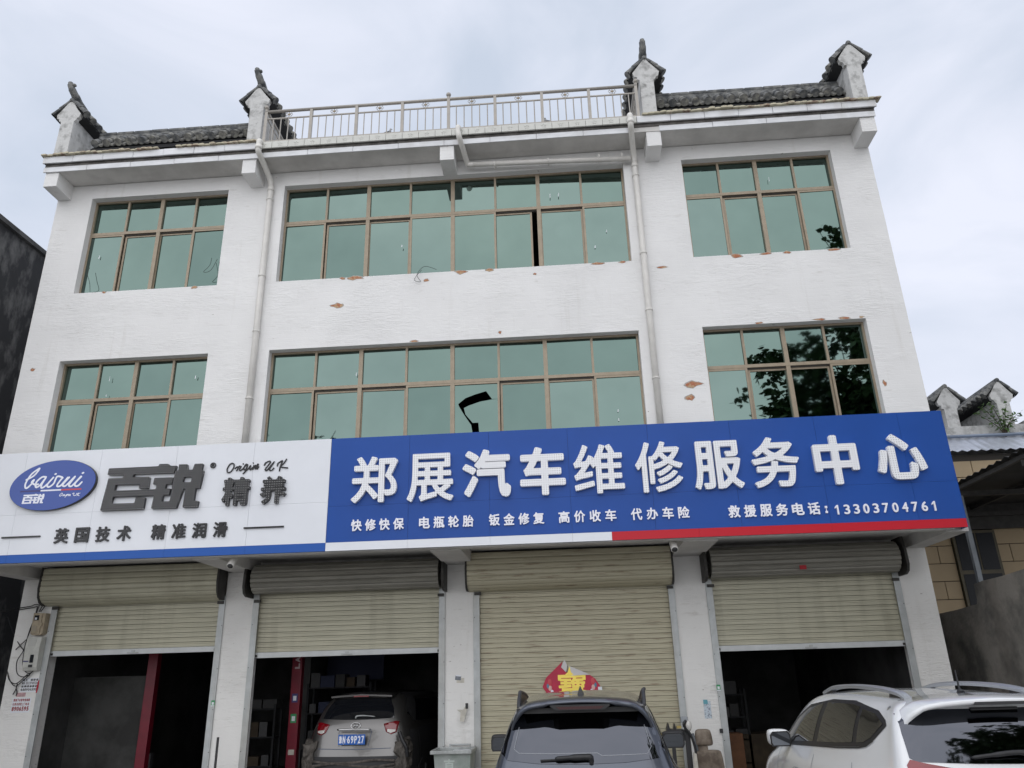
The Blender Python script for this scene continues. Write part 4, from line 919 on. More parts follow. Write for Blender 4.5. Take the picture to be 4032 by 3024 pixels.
for s, a, b, c, d, m, ft in AD: word('stencil_advert', s, a, b, c, d, 1.1462, m, B, ft, .001, .12, 22)
bm = bmesh.new(); prism(bm, [(-8.51, 2.0), (-8.495, 2.01), (-8.49, 1.9), (-8.50, 1.82), (-8.515, 1.81), (-8.52, 1.9)], 1.118, 1.1215); obj('red_paint_dab', bm, mat('red_paint', (.42, .01, .03), .6), B)
bx('pink_paint_patch', -8.85, -8.70, 1.146, 1.1495, 1.765, 1.825, mat('faded_pink', (.55, .36, .37), .9, var=.3, vscale=20), B)
M_green = mat('green_sticker', (.03, .28, .10), .5); M_paper = mat('torn_paper', (.60, .57, .50), .8, var=.2, vscale=15); M_grs = mat('grey_sticker', (.20, .22, .25), .6, var=.3, vscale=30)
for x, z, lb in ((-5.595, 1.59, 'small green sticker on the guide rail between the two left bays'), (2.20, 1.62, 'small green sticker on the guide rail left of the rightmost bay')):
    s_ = sticker('sticker', lb, x-.028, x+.028, z-.04, z+.045, 1.118, M_green); s_['group'] = 'green stickers on the guide rails'
    bx('white_square', x-.016, x+.016, 1.1155, 1.1175, z-.018, z+.02, M_white, s_); bx('white_footer', x-.027, x+.027, 1.1155, 1.1175, z-.04, z-.027, M_white, s_)
s_ = sticker('notice', 'dark printed notice with a white header on the pillar above the grey bin', -1.79, -1.70, 1.83, 1.895, 1.1455, M_grs, 'sticker', 6); bx('header', -1.785, -1.705, 1.142, 1.145, 1.885, 1.905, M_white, s_)
sticker('notice_remnant', 'pale peeling scrap of paper below the dark notice on the pillar', -1.77, -1.65, 1.79, 1.86, 1.147, M_paper, 'paper')
bm = bmesh.new(); prism(bm, [(-1.76, 1.41), (-1.66, 1.41), (-1.60, 1.50), (-1.58, 1.49), (-1.62, 1.36), (-1.65, 1.24), (-1.71, 1.25), (-1.70, 1.37)], 1.09, 1.094); tp = tag(obj('torn_poster', bm, M_paper), 'torn brown paper curling off the pillar above the grey bin', 'paper')
bx('dark_corner', -1.625, -1.585, 1.084, 1.089, 1.42, 1.50, M_bplm, tp)
s_ = sticker('torn_sticker', 'torn pale blue advert sticker on the pillar above the brown car seat', 1.955, 2.06, 1.20, 1.44, 1.1465, mat('pale_blue_advert', (.55, .62, .68), .7, col2=(.25, .28, .34), vscale=40, lo=.42, hi=.5))
bx('teal_top', 1.955, 2.02, 1.142, 1.146, 1.40, 1.46, mat('teal_print', (.12, .35, .42), .6), s_)
sticker('black_sticker', 'small black square sticker on the guide rail beside the brown car seat', 2.145, 2.195, 1.0, 1.06, 1.118, M_bplm)
# ------------------------------------------------------------------ festival poster hanging on the closed shutter
PO = tag(obj('festival_poster', (lambda b_: (prism(b_, [(-.12, 2.06), (-.148, 1.98), (-.068, 1.90), (.007, 1.852), (.29, 1.852), (.36, 1.80), (.43, 1.70), (.445, 1.62), (.40, 1.50), (.0, 1.18), (-.38, 1.60), (-.445, 1.70), (-.385, 1.83)], 1.165, 1.168), b_)[1])(bmesh.new()), mat('crimson_paper', (.50, .012, .055), .45, var=.15, vscale=6)),
         'red and gold diamond shaped festival poster with its top corner folded down', 'poster')
bm = bmesh.new(); prism(bm, [(-.092, 2.085), (-.148, 1.975), (-.075, 1.90), (-.05, 1.995)], 1.150, 1.153); prism(bm, [(-.035, 1.995), (.29, 1.858), (.01, 1.85), (-.03, 1.90)], 1.150, 1.153); obj('folded_back', bm, mat('poster_back', (.62, .60, .60), .7), PO)
M_gold = mat('gold_foil', (.80, .62, .12), .35, .55, bump=.3, bscale=5)
bm = bmesh.new(); glyph(bm, '寶', -.215, .225, 1.44, 1.90, 1.1615, 1.1645, .0075, 90); obj('gold_character', bm, M_gold, PO)
bm = bmesh.new(); prism(bm, [(-.05, 1.90), (-.02, 1.99), (.0, 1.90), (.04, 1.86), (-.10, 1.86)], 1.146, 1.149); obj('gold_stroke', bm, M_gold, PO)
for sx_ in (-1, 1):
    for dx, dz, w_, m in ((.33, 1.76, .045, M_ovalr), (.36, 1.71, .03, mat('poster_teal', (.10, .22, .32), .5)), (.33, 1.68, .035, mat('poster_pink', (.7, .42, .38), .5)), (.30, 1.62, .03, M_ovalw)):
        bm = bmesh.new(); ball(bm, (sx_*dx, 1.163, dz), w_, 9, (.8, .06, 1.2)); obj('printed_figure', bm, m, PO, True)  # plain coloured blobs stand in for the printed child figures
bx('sticky_tape', .40, .46, 1.152, 1.156, 1.62, 1.68, M_white, PO)
bx('old_red_tab', 3.56, 3.66, .74, .745, 3.27, 3.33, mat('faded_red_paper', (.4, .02, .03), .7), B)
# ------------------------------------------------------------------ rubbish bin
BN = thing('rubbish_bin', 'grey-green wheeled rubbish bin without lid standing before the pillar', 'bin', (-1.73, .78, 0))
M_bin = mat('grey_green_plastic', (.25, .30, .265), .6, col2=(.36, .38, .37), vscale=4, streak=((.42, .43, .43), .6, 7)); M_rim = mat('scuffed_rim', (.42, .44, .43), .55, var=.3, vscale=9)
def frustum(bm, x0, x1, y0, y1, z0, a0, a1, b0, b1, z1, cap=True):
    A = [bm.verts.new(p) for p in ((x0, y0, z0), (x1, y0, z0), (x1, y1, z0), (x0, y1, z0))]; Bq = [bm.verts.new(p) for p in ((a0, b0, z1), (a1, b0, z1), (a1, b1, z1), (a0, b1, z1))]
    for i in range(4): bm.faces.new((A[i], A[(i+1) % 4], Bq[(i+1) % 4], Bq[i]))
    if cap: bm.faces.new(A[::-1])
bm = bmesh.new(); frustum(bm, -1.95, -1.52, .56, .98, .08, -2.0, -1.475, .46, 1.06, .86); frustum(bm, -1.93, -1.54, .58, .96, .10, -1.985, -1.49, .475, 1.045, .86); obj('body', bm, M_bin, BN)
bm = bmesh.new(); x0, x1, y0, y1 = -2.045, -1.455, .41, 1.075
box(bm, x0, x1, y0, y0+.035, .855, .90, .006); box(bm, x0, x1, y1-.03, y1, .855, .90, .006); box(bm, x0, x0+.035, y0+.036, y1-.031, .855, .90); box(bm, x1-.035, x1, y0+.036, y1-.031, .855, .90); obj('rim', bm, M_rim, BN)
bm = bmesh.new(); tube(bm, [(-1.86, 1.09, .93), (-1.56, 1.09, .93)], .013, 8); box(bm, -1.87, -1.85, 1.07, 1.10, .88, .94); box(bm, -1.57, -1.55, 1.07, 1.10, .88, .94); obj('hinge_bar', bm, M_alu, BN)
bx('inner_sack', -1.80, -1.52, .62, 1.02, .55, .87, M_white, BN, .02)
bm = bmesh.new(); glyph(bm, '直', -1.86, -1.70, .60, .79, 0, .002, .004, 36)
for v_ in bm.verts: v_.co.y = .49-(v_.co.z-.6)*.115+v_.co.y-.0035
obj('bin_lettering', bm, mat('faded_stencil', (.50, .56, .52), .7), BN)
for x in (-1.93, -1.55):
    bm = bmesh.new(); tube(bm, [(x, 1.0, .09), (x+.05, 1.0, .09)], .09, 14); obj('wheel', bm, M_rubber, BN)
# ------------------------------------------------------------------ salvaged parts by the fourth pillar
CS = thing('car_seat', 'worn brown car seat with headrest leaning on the fourth pillar', 'car seat', (1.88, .45, 0))
M_seat = mat('grimy_beige_vinyl', (.22, .18, .14), .7, col2=(.10, .075, .055), vscale=6, bump=.3, bscale=30)
def soft(name, x0, x1, y0, y1, z0, z1, b, parent, m, sub=2, warp=None):
    bm = bmesh.new(); box(bm, x0, x1, y0, y1, z0, z1, b)
    if warp:
        for v_ in bm.verts: warp(v_.co)
    o = obj(name, bm, m, parent, True); md = o.modifiers.new('s', 'SUBSURF'); md.levels = md.render_levels = sub; return o
def wp(c): 
    t_ = max(0, min(1, (c.z-.90)/.2)); c.x += (1.80-c.x)*.22*t_
soft('headrest', 1.655, 1.925, .36, .48, .885, 1.105, .045, CS, M_seat, 1, wp)
bx('headrest_neck', 1.70, 1.84, .40, .46, .80, .89, M_seat, CS, .01)
def wb(c):
    t_ = max(0, min(1, (c.z-.6)/.25)); c.x += (1.80-c.x)*.18*t_
soft('backrest', 1.62, 2.06, .34, .50, .30, .84, .05, CS, M_seat, 1, wb); soft('cushion', 1.60, 2.08, -.05, .42, .18, .34, .05, CS, M_seat, 1)
bx('seat_base', 1.66, 2.02, 0, .45, 0, .18, M_plate, CS)
RK = thing('bumper_rack', 'black upright rack of salvaged bumpers and lamps between the closed shutter and car seat', 'rack', (1.5, .5, 0))
bx('upright', 1.545, 1.615, .42, .47, 0, 1.22, M_bplm, RK); bx('upright', 1.36, 1.41, .5, .54, 0, .98, M_bplm, RK)
bx('grey_housing', 1.50, 1.60, .38, .48, 1.19, 1.27, mat('grey_plastic', (.28, .30, .32), .5), RK, .01)
bm = bmesh.new(); prism(bm, [(1.30, 1.10), (1.33, 1.19), (1.35, 1.11), (1.40, 1.10), (1.42, 1.18), (1.44, 1.10), (1.54, 1.10), (1.56, .96), (1.42, .94), (1.34, .99)], .45, .60); obj('bumper_shell', bm, M_bpl, RK)
bm = bmesh.new(); ball(bm, (1.60, .38, 1.15), .055, 12, (.8, .5, 1.3)); obj('lamp_unit', bm, M_lampc, RK, True)
bm = bmesh.new(); tube(bm, smooth_path([(1.57, .37, 1.22), (1.53, .36, 1.17), (1.56, .37, 1.11), (1.62, .37, 1.02), (1.66, .37, .85), (1.67, .37, .55)], 4), .018, 8); obj('hose', bm, M_bpl, RK, True)
bm = bmesh.new(); tube(bm, [(1.64, .40, 1.05), (1.68, .40, .9), (1.70, .40, .6), (1.70, .40, .2)], .022, 8); obj('trim_strip', bm, mat('grey_trim', (.10, .11, .12), .4), RK, True)
bx('yellow_box', 1.45, 1.51, .47, .55, 1.115, 1.145, mat('yellow_card', (.55, .42, .14), .7), RK)
bm = bmesh.new(); tube(bm, [(1.44, .44, .95), (1.44, .44, 1.03)], .028, 10); tube(bm, [(1.44, .44, 1.032), (1.44, .44, 1.055)], .03, 10); 
RB = tag(obj('bottle', bm, mat('red_cap_plastic', (.60, .08, .07), .4), None, True), 'red and white bottle standing on the black salvaged bumper', 'bottle'); bx('label_band', 1.409, 1.471, .409, .425, .955, 1.01, M_white, RB)
bm = bmesh.new(); prism(bm, [(1.60, .50), (1.67, .50), (1.66, .80), (1.62, .82)], .30, .33); tag(obj('crumpled_paper', bm, M_paper), 'crumpled pale paper hanging beside the brown car seat', 'paper')
# dark stick standing by the second pillar
tag(obj('metal_bar', (lambda b_: (box(b_, -5.372, -5.345, .88, .91, 0, 1.12), b_)[1])(bmesh.new()), M_bplm), 'thin black bar standing upright before the second pillar', 'bar')
# ------------------------------------------------------------------ inside the bays
def lift_post(x, y, label, words):
    t = thing('lift_post', label, 'car lift', (x, y, 0), 0, 'red posts of the car lifts inside the left bays')
    bm = bmesh.new(); box(bm, x-.085, x+.085, y, y+.14, .03, 3.4, .004); obj('column', bm, M_lift, t)
    bx('base_plate', x-.2, x+.2, y-.1, y+.3, .03, .05, M_lift, t); bx('carriage', x-.11, x+.11, y+.142, y+.24, .3, .8, M_bplm, t)
    if words:
        z = 2.09
        for ch in 'LAUNCH':
            bm = bmesh.new(); glyph(bm, ch, 0, .085, 0, .085, y-.003, y-.001, .006, 30)
            for v_ in bm.verts: a_, b_ = v_.co.x, v_.co.z; v_.co.x = x+.05-b_; v_.co.z = z+a_
            obj('letter', bm, mat('faded_white_letter', (.55, .45, .45), .5), t); z += .105
        for z_, m in ((1.62, M_ovaln), (1.30, M_green)):
            s_ = bx('sticker', x-.05, x+.05, y-.003, y-.001, z_-.07, z_+.07, m, t); bx('sticker_square', x-.028, x+.028, y-.006, y-.004, z_-.04, z_+.035, M_white, s_)
        bx('pale_label', x-.05, x+.05, y-.003, y-.001, .74, .82, M_paper, t, .0)
lift_post(-7.33, 2.4, 'dark red lift post inside the leftmost bay', False)
lift_post(-4.73, 2.4, 'dark red lift post with upright lettering and stickers in the second bay', True)
M_card = mat('cardboard', (.07, .05, .03), .8, var=.3, vscale=6); M_bluep = mat('blue_poster_panel', (.008, .016, .06), .6)
M_dimw = mat('dusty_carton', (.055, .055, .055), .8)
def shelf(x0, x1, y, zs, label, seed, mb=None):
    t = thing('shelf_unit', label, 'shelf', ((x0+x1)/2, y, .03)); rg = random.Random(seed)
    for x in (x0, x1-.04):
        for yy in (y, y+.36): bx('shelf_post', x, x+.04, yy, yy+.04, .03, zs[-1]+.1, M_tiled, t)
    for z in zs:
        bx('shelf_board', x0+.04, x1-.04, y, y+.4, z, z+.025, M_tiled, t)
        x = x0+.06; k = 0
        while x < x1-.2:
            w = rg.uniform(.12, .28); h = rg.uniform(.12, .26); m = rg.choice([M_card, M_bpl, M_dimw, M_bluep, M_bplm, M_bpl])
            bx('stored_box', x, x+w, y+.03, y+.33, z+.026, z+.026+h, m, t); x += w+rg.uniform(.01, .06)
shelf(-5.05+.0, -4.9+1.1, 4.0, (.4, .85, 1.3, 1.75), 'steel shelf of boxes at the back of the second bay behind the lift post', 4)
shelf(-6.85, -5.7, 4.2, (.4, .9, 1.4), 'dim steel shelf of tins at the right of the leftmost bay', 5)
shelf(2.25, 3.1, 3.6, (.35, .72, 1.08, 1.45), 'steel shelf with pale boxes just inside the rightmost bay', 6)
tag(bx('wall_poster', -5.1, -3.9, 5.4, 5.45, 1.9, 2.9, M_bluep), 'dark blue advertising panel hanging deep inside the second bay', 'poster')
tag(bx('cardboard_box', 2.33, 2.60, 1.75, 2.1, .04, .95, mat('orange_card', (.14, .06, .025), .8, var=.3), None, .01), 'tall orange-brown box just inside the rightmost bay', 'box')
tag(bx('workbench', 2.9, 4.6, 3.6, 4.2, .03, .82, M_card, None, .01), 'low wooden workbench deep inside the rightmost bay', 'workbench')

# ------------------------------------------------------------------ cars
class Shell:
    """car body from a lattice cage (y forward from the tail), smoothed; panels are cut from it by projection"""
    def __init__(s, stations, fr=(0, .5, 1.0), name='body', m=None, root=None, level=3):
        # stations: list of rows; each row = list of (halfwidth, y, z) from sill to roof edge; plus crown for the middle
        bm = bmesh.new(); V = {}
        nI = len(stations); nR = len(stations[0][0])
        def vert(key, co_):
            k = tuple(round(c, 4) for c in co_)
            if k not in V: V[k] = bm.verts.new(co_)
            return V[k]
        def pt(i, r_, c):      # c -2..2
            rows, crown, bulge = stations[i]; hw, y, z = rows[r_]; a = abs(c)/2.0; sg = (c > 0)-(c < 0)
            w = {0: 0, .5: .56, 1: 1}[a]
            zz = z; yy = y
            if r_ == nR-1: zz = z+crown*(1-w*w)
            if r_ == 0: zz = z
            if i == 0: yy = y-bulge*(1-w*w)
            if i == nI-1: yy = y+bulge*(1-w*w)
            return vert(None, (sg*hw*w, yy, zz))
        def quad(*q):
            q2 = []
            for v_ in q:
                if v_ not in q2: q2.append(v_)
            if len(q2) > 2:
                try: bm.faces.new(q2)
                except ValueError: pass
        for i in range(nI-1):
            for r_ in range(nR-1):
                for c in (-2, 2): quad(pt(i, r_, c), pt(i+1, r_, c), pt(i+1, r_+1, c), pt(i, r_+1, c))
            for c in range(-2, 2):
                for r_ in (0, nR-1): quad(pt(i, r_, c), pt(i, r_, c+1), pt(i+1, r_, c+1), pt(i+1, r_, c))
        for i in (0, nI-1):
            for r_ in range(nR-1):
                for c in range(-2, 2): quad(pt(i, r_, c), pt(i, r_, c+1), pt(i, r_+1, c+1), pt(i, r_+1, c))
        bmesh.ops.recalc_face_normals(bm, faces=bm.faces[:])
        me = bpy.data.meshes.new('cage'); bm.to_mesh(me); bm.free()
        o = bpy.data.objects.new(name, me); C.objects.link(o)
        md = o.modifiers.new('s', 'SUBSURF'); md.levels = md.render_levels = level
        bpy.context.view_layer.update()
        ev = o.evaluated_get(bpy.context.evaluated_depsgraph_get()); me2 = bpy.data.meshes.new_from_object(ev)
        o.modifiers.clear(); o.data = me2; me2.materials.append(m)
        me2.polygons.foreach_set('use_smooth', [True]*len(me2.polygons))
        if root: o.parent = root
        s.o = o; s.root = root
        b2 = bmesh.new(); b2.from_mesh(me2); s.tree = BVHTree.FromBMesh(b2); b2.free()
    def hit(s, axis, a, b):
        o, d = {'back': ((a, -3, b), (0, 1, 0)), 'left': ((-4, a, b), (1, 0, 0)), 'right': ((4, a, b), (-1, 0, 0)), 'top': ((a, b, 5), (0, 0, -1)), 'front': ((a, 9, b), (0, -1, 0))}[axis]
        h = s.tree.ray_cast(Vector(o), Vector(d))
        return (h[0], h[1]) if h[0] is not None else (None, None)
    def panel(s, name, poly, axis, off, m, step=.05, parent=None, th=None, smooth=True):
        """patch following the body inside a polygon given in the projection plane"""
        P = [Vector(p) for p in poly]; n = len(P); pts = []; 
        for i in range(n):
            a, b = P[i], P[(i+1) % n]; k = max(1, int((b-a).length/step))
            pts += [a+(b-a)*j/k for j in range(k)]
        nb = len(pts); mn = Vector((min(p.x for p in P), min(p.y for p in P))); mxv = Vector((max(p.x for p in P), max(p.y for p in P)))
        x = mn.x+step/2
        while x < mxv.x:
            z = mn.y+step/2
            while z < mxv.y:
                q = Vector((x, z))
                if min((q-e).length for e in pts[:nb]) > step*.5: pts.append(q)
                z += step
            x += step
        vs_, es, fs, *_ = delaunay_2d_cdt(pts, [(i, (i+1) % nb) for i in range(nb)], [], 1, 1e-5)
        bm = bmesh.new(); vv = []
        for p in vs_:
            h, nn = s.hit(axis, p.x, p.y)
            vv.append(bm.verts.new(h+nn*off) if h is not None else None)
        for f_ in fs:
            q = [vv[i] for i in f_]
            if all(q):
                try: bm.faces.new(q)
                except ValueError: pass
        if th:
            g = bmesh.ops.extrude_face_region(bm, geom=bm.faces[:])
            nv = [e for e in g['geom'] if isinstance(e, bmesh.types.BMVert)]
            for v_ in nv: 
                v_.co -= {'back': Vector((0, -1, 0)), 'left': Vector((-1, 0, 0)), 'right': Vector((1, 0, 0)), 'top': Vector((0, 0, 1)), 'front': Vector((0, 1, 0))}[axis]*th
        for v_ in [v_ for v_ in bm.verts if not v_.link_faces]: bm.verts.remove(v_)
        me = bpy.data.meshes.new(name); bmesh.ops.recalc_face_normals(bm, faces=bm.faces[:])
        bm.to_mesh(me); bm.free(); me.materials.append(m)
        if smooth: me.polygons.foreach_set('use_smooth', [True]*len(me.polygons))
        o = bpy.data.objects.new(name, me); C.objects.link(o); o.parent = parent or s.root; return o
    def line(s, name, path, axis, w, m, off=.0025, parent=None):
        """thin shut line drawn on the body"""
        bm = bmesh.new(); pts = [Vector(p) for p in path]; dense = []
        for a, b in zip(pts[:-1], pts[1:]):
            k = max(2, int((b-a).length/.04)); dense += [a+(b-a)*j/k for j in range(k)]
        dense.append(pts[-1]); prev = None
        for i, p in enumerate(dense):
            t = (dense[min(i+1, len(dense)-1)]-dense[max(i-1, 0)]).normalized(); nrm = Vector((-t.y, t.x))*w/2
            h1, n1_ = s.hit(axis, *(p+nrm)); h2, n2_ = s.hit(axis, *(p-nrm))
            if h1 is None or h2 is None: prev = None; continue
            cur = (bm.verts.new(h1+n1_*off), bm.verts.new(h2+n2_*off))
            if prev: bm.faces.new((prev[0], prev[1], cur[1], cur[0]))
            prev = cur
        me = bpy.data.meshes.new(name); bm.to_mesh(me); bm.free(); me.materials.append(m)
        o = bpy.data.objects.new(name, me); C.objects.link(o); o.parent = parent or s.root; return o
def lpart(name, bm, m, parent, smooth=False): return obj(name, bm, m, parent, smooth, local=True)
def wheel(root, x, y, rad=.36):
    sg = 1 if x > 0 else -1
    bm = bmesh.new(); tube(bm, [(x-sg*.24, y, rad), (x-sg*.01, y, rad), (x+sg*.004, y, rad)], [rad, rad, rad*.94], 28); w = lpart('wheel', bm, M_tyre, root)
    bm = bmesh.new(); tube(bm, [(x+sg*.002, y, rad), (x+sg*.010, y, rad)], [rad*.70, rad*.66], 24)
    lpart('rim', bm, M_plate, w)
    for k in range(5):
        a = k*2*math.pi/5; bm = bmesh.new(); d = Vector((0, math.cos(a), math.sin(a))); e = Vector((0, -math.sin(a), math.cos(a))); c = Vector((x+sg*.012, y, rad))
        q = [c+d*.05+e*.03, c+d*rad*.68+e*.045, c+d*rad*.68-e*.045, c+d*.05-e*.03]
        bm.faces.new([bm.verts.new(p) for p in q]); lpart('spoke', bm, M_alu, w)
def suv(H, W2, L, gl, rearx, zb=1.05, gi=0.):
    """cage of a compact SUV; returns stations"""
    sh = lambda rows, crown, b: (rows, crown, b)
    rf = H-.035
    S = []
    #        sill          low          mid          shoulder     belt          glass low        glass mid        cant            roof edge
    S.append(sh([(.72, .16, .30), (.80*rearx, .02, .42), (.83*rearx, 0, .68), (.80*rearx, .05, .92), (gl[0], gl[1], zb), (gl[2], gl[3], zb+.10), (gl[4], gl[5], (zb+rf)/2+.10), (gl[6], gl[7], rf-.07), (gl[8], gl[9], rf-.015)], .035, .07))
    S.append(sh([(.80, .40, .24), (.90*W2/.92, .26, .36), (W2-.005, .22, .66), (W2-.01, .25, .92), (W2-.07-gi*.6, .32, zb), (W2-.11-gi, .36, zb+.08), (W2-.20-gi, .48, (zb+rf)/2+.08), (W2-.29-gi, .62, rf-.055), (W2-.38-gi, .66, rf)], .035, 0))
    for y, dz, w in ((.95, -.005, 0), (1.6, .02, .0), (2.3, .02, .0), (2.85, -.02, -.01)):
        S.append(sh([(.84, y, .22), (W2-.02, y, .32), (W2, y, .64), (W2-.005, y, .93), (W2-.055-gi*.3, y, zb), (W2-.085-gi*.6, y, zb+.06), (W2-.17-gi*.7+w, y+.02, (zb+rf)/2+.08), (W2-.265-gi*.7+w, y, rf-.045+dz), (W2-.345-gi*.5+w, y, rf+dz)], .035, 0))
    y = 3.55
    S.append(sh([(.84, y, .22), (W2-.02, y, .32), (W2, y, .62), (W2-.01, y, .90), (W2-.06, y, zb-.03), (W2-.10, y, zb), (W2-.16, y-.02, zb+.03), (W2-.24, y-.05, zb+.05), (W2-.32, y-.05, zb+.06)], .05, 0))
    y = L-.45
    S.append(sh([(.80, y, .22), (W2-.04, y, .32), (W2-.03, y, .55), (W2-.06, y, .76), (W2-.10, y, .86), (W2-.14, y, .90), (W2-.20, y, .93), (W2-.28, y, .95), (W2-.38, y, .96)], .04, 0))
    y = L
    S.append(sh([(.66, y-.12, .25), (.72, y-.08, .34), (.74, y-.06, .50), (.72, y-.07, .66), (.70, y-.10, .74), (.68, y-.13, .79), (.64, y-.16, .83), (.58, y-.2, .85), (.48, y-.22, .86)], .02, .10))
    return S
def mirror_part(root, sg, x, y, z, m_house, w=.20, h=.135, d=.10):
    bm = bmesh.new(); box(bm, -w/2, w/2, -d/2, d/2, -h/2, h/2, .045)
    for v_ in bm.verts:
        t_ = (v_.co.x*sg+w/2)/w; v_.co.z *= .72+.38*(1-abs(t_-.45)); v_.co.z += .012*t_; v_.co.y += .03*t_*(1)
    o = lpart('door_mirror', bm, m_house, root, True); o.location = (x, y, z)
    md = o.modifiers.new('s', 'SUBSURF'); md.levels = md.render_levels = 2
    bm = bmesh.new(); pts = [(-w*.46, -h*.25), (-w*.40, -h*.42), (w*.38, -h*.42), (w*.46, -h*.24), (w*.45, h*.22), (w*.34, h*.41), (-w*.34, h*.39), (-w*.46, h*.20)]
    pts = [(p[0], p[1]) for p in pts]; prism(bm, pts, -d/2-.004, -d/2+.01); fr_ = lpart('mirror_frame', bm, M_bpl, o)
    bm = bmesh.new(); prism(bm, [(p[0]*.87, p[1]*.84) for p in pts], -d/2-.006, -d/2-.0045); lpart('mirror_pane', bm, M_mir, o)
    bm = bmesh.new(); box(bm, min(-sg*w*.45, -sg*w*.85), max(-sg*w*.45, -sg*w*.85), -.02, .03, -.06, -.02); lpart('mirror_arm', bm, M_bpl, o)
    return o
def arches(sh, root, W2, ys, m=M_bplm):
    for y in ys:
        for ax in ('left', 'right'):
            sh.panel('wheel_arch', [(y+.44*math.cos(t), .36+.44*math.sin(t)) for t in [k*math.pi/10 for k in range(11)]], ax, .003, m)
            wheel(root, (W2+.006)*(-1 if ax == 'left' else 1), y)
def wiper(root, pts, r0, m=M_bpl, nm='rear_wiper'):
    bm = bmesh.new(); tube(bm, pts, r0, 8); return lpart(nm, bm, m, root, True)

# --- slate blue SUV, rear view, middle of the picture
CA = thing('parked_suv', 'slate blue SUV with black roof rails parked tail first before the closed shutter', 'car', (.055, -4.72, 0), R(-1.7), 'cars standing at the repair shop')
gl = (.735, .11, .71, .16, .645, .30, .58, .42, .50, .46)
sa = Shell(suv(1.675, .92, 4.5, gl, 1.0, 1.05, .09), m=M_carb, root=CA)
sa.panel('rear_window', [(-.672, 1.235), (-.62, 1.19), (-.35, 1.165), (0, 1.158), (.35, 1.165), (.62, 1.19), (.672, 1.235), (.645, 1.32), (.585, 1.48), (.53, 1.545), (-.53, 1.545), (-.585, 1.48), (-.645, 1.32)], 'back', .004, M_cglassb, .045)
hl = mat('heater_wire', (.20, .21, .23), .4, .4)
sa.line('glass_border', [(-.52, 1.43), (-.545, 1.33), (-.56, 1.27), (-.52, 1.24), (-.25, 1.235), (.12, 1.235), (.16, 1.215), (.52, 1.22), (.56, 1.27), (.545, 1.33), (.52, 1.43)], 'back', .006, hl, .0055)
sa.line('tailgate_gap', [(-.70, 1.22), (-.715, 1.13), (-.73, 1.0), (-.74, .80)], 'back', .008, M_seam); sa.line('tailgate_gap', [(.70, 1.22), (.715, 1.13), (.73, 1.0), (.74, .80)], 'back', .008, M_seam)
sa.panel('number_plate', [(-.22, .78), (.22, .78), (.22, .90), (-.22, .90)], 'back', .006, M_plateb)
for s in (-1, 1):
    sa.panel('tail_lamp', [(s*.50, .98), (s*.80, 1.0), (s*.82, 1.05), (s*.74, 1.06), (s*.50, 1.03)], 'back', .004, M_lamp, .03)
    sa.panel('bumper_trim', [(s*.02, .40), (s*.7, .42), (s*.7, .60), (s*.02, .58)], 'back', .004, M_bplm)
    ax = 'left' if s < 0 else 'right'
    W_ = [(.50, 1.16), (.62, 1.10), (1.15, 1.075), (2.45, 1.06), (3.30, 1.07), (2.75, 1.40), (2.40, 1.52), (1.6, 1.565), (1.0, 1.535), (.72, 1.44)]
    sa.panel('side_window', W_, ax, .004, M_cglass)
    for a in (1.12, 2.05): sa.line('door_pillar', [(a-.03, 1.075), (a+.01, 1.54)], ax, .05, M_bplm, .006)
    sa.line('door_gap', [(2.05, 1.06), (2.0, .5), (1.9, .35)], ax, .008, M_seam); sa.line('door_gap', [(1.1, 1.07), (1.0, .8), (.98, .5)], ax, .008, M_seam); sa.line('door_gap', [(3.2, 1.06), (3.15, .6), (3.1, .35)], ax, .008, M_seam)
    # roof rail on three feet
    pr = [(s*.555, .64, 1.57), (s*.56, .74, 1.64), (s*.57, .95, 1.685), (s*.615, 1.5, 1.692), (s*.63, 2.2, 1.66), (s*.63, 2.5, 1.62), (s*.63, 2.6, 1.59)]
    bm = bmesh.new(); pp = smooth_path(pr, 5); tube(bm, pp, .017, 8)
    rl_ = lpart('roof_rail', bm, mat('rail_black_chrome', (.035, .036, .04), .5, .1), CA, True)
    bm = bmesh.new(); prev = None
    for p in pp:
        h, _n = sa.hit('top', p.x, p.y); zb_ = (h.z-.01) if h is not None else p.z-.05
        cur = [bm.verts.new((p.x-.008, p.y, max(zb_, p.z-.11))), bm.verts.new((p.x-.008, p.y, p.z)), bm.verts.new((p.x+.008, p.y, p.z)), bm.verts.new((p.x+.008, p.y, max(zb_, p.z-.11)))]
        if prev:
            for k in range(4): bm.faces.new((prev[k], prev[(k+1) % 4], cur[(k+1) % 4], cur[k]))
        prev = cur
    lpart('rail_web', bm, M_bpl, rl_)
    mirror_part(CA, s, s*.97, 2.92, 1.13, M_bpl, .27, .19, .12)
arches(sa, CA, .92, (.82, 3.55))
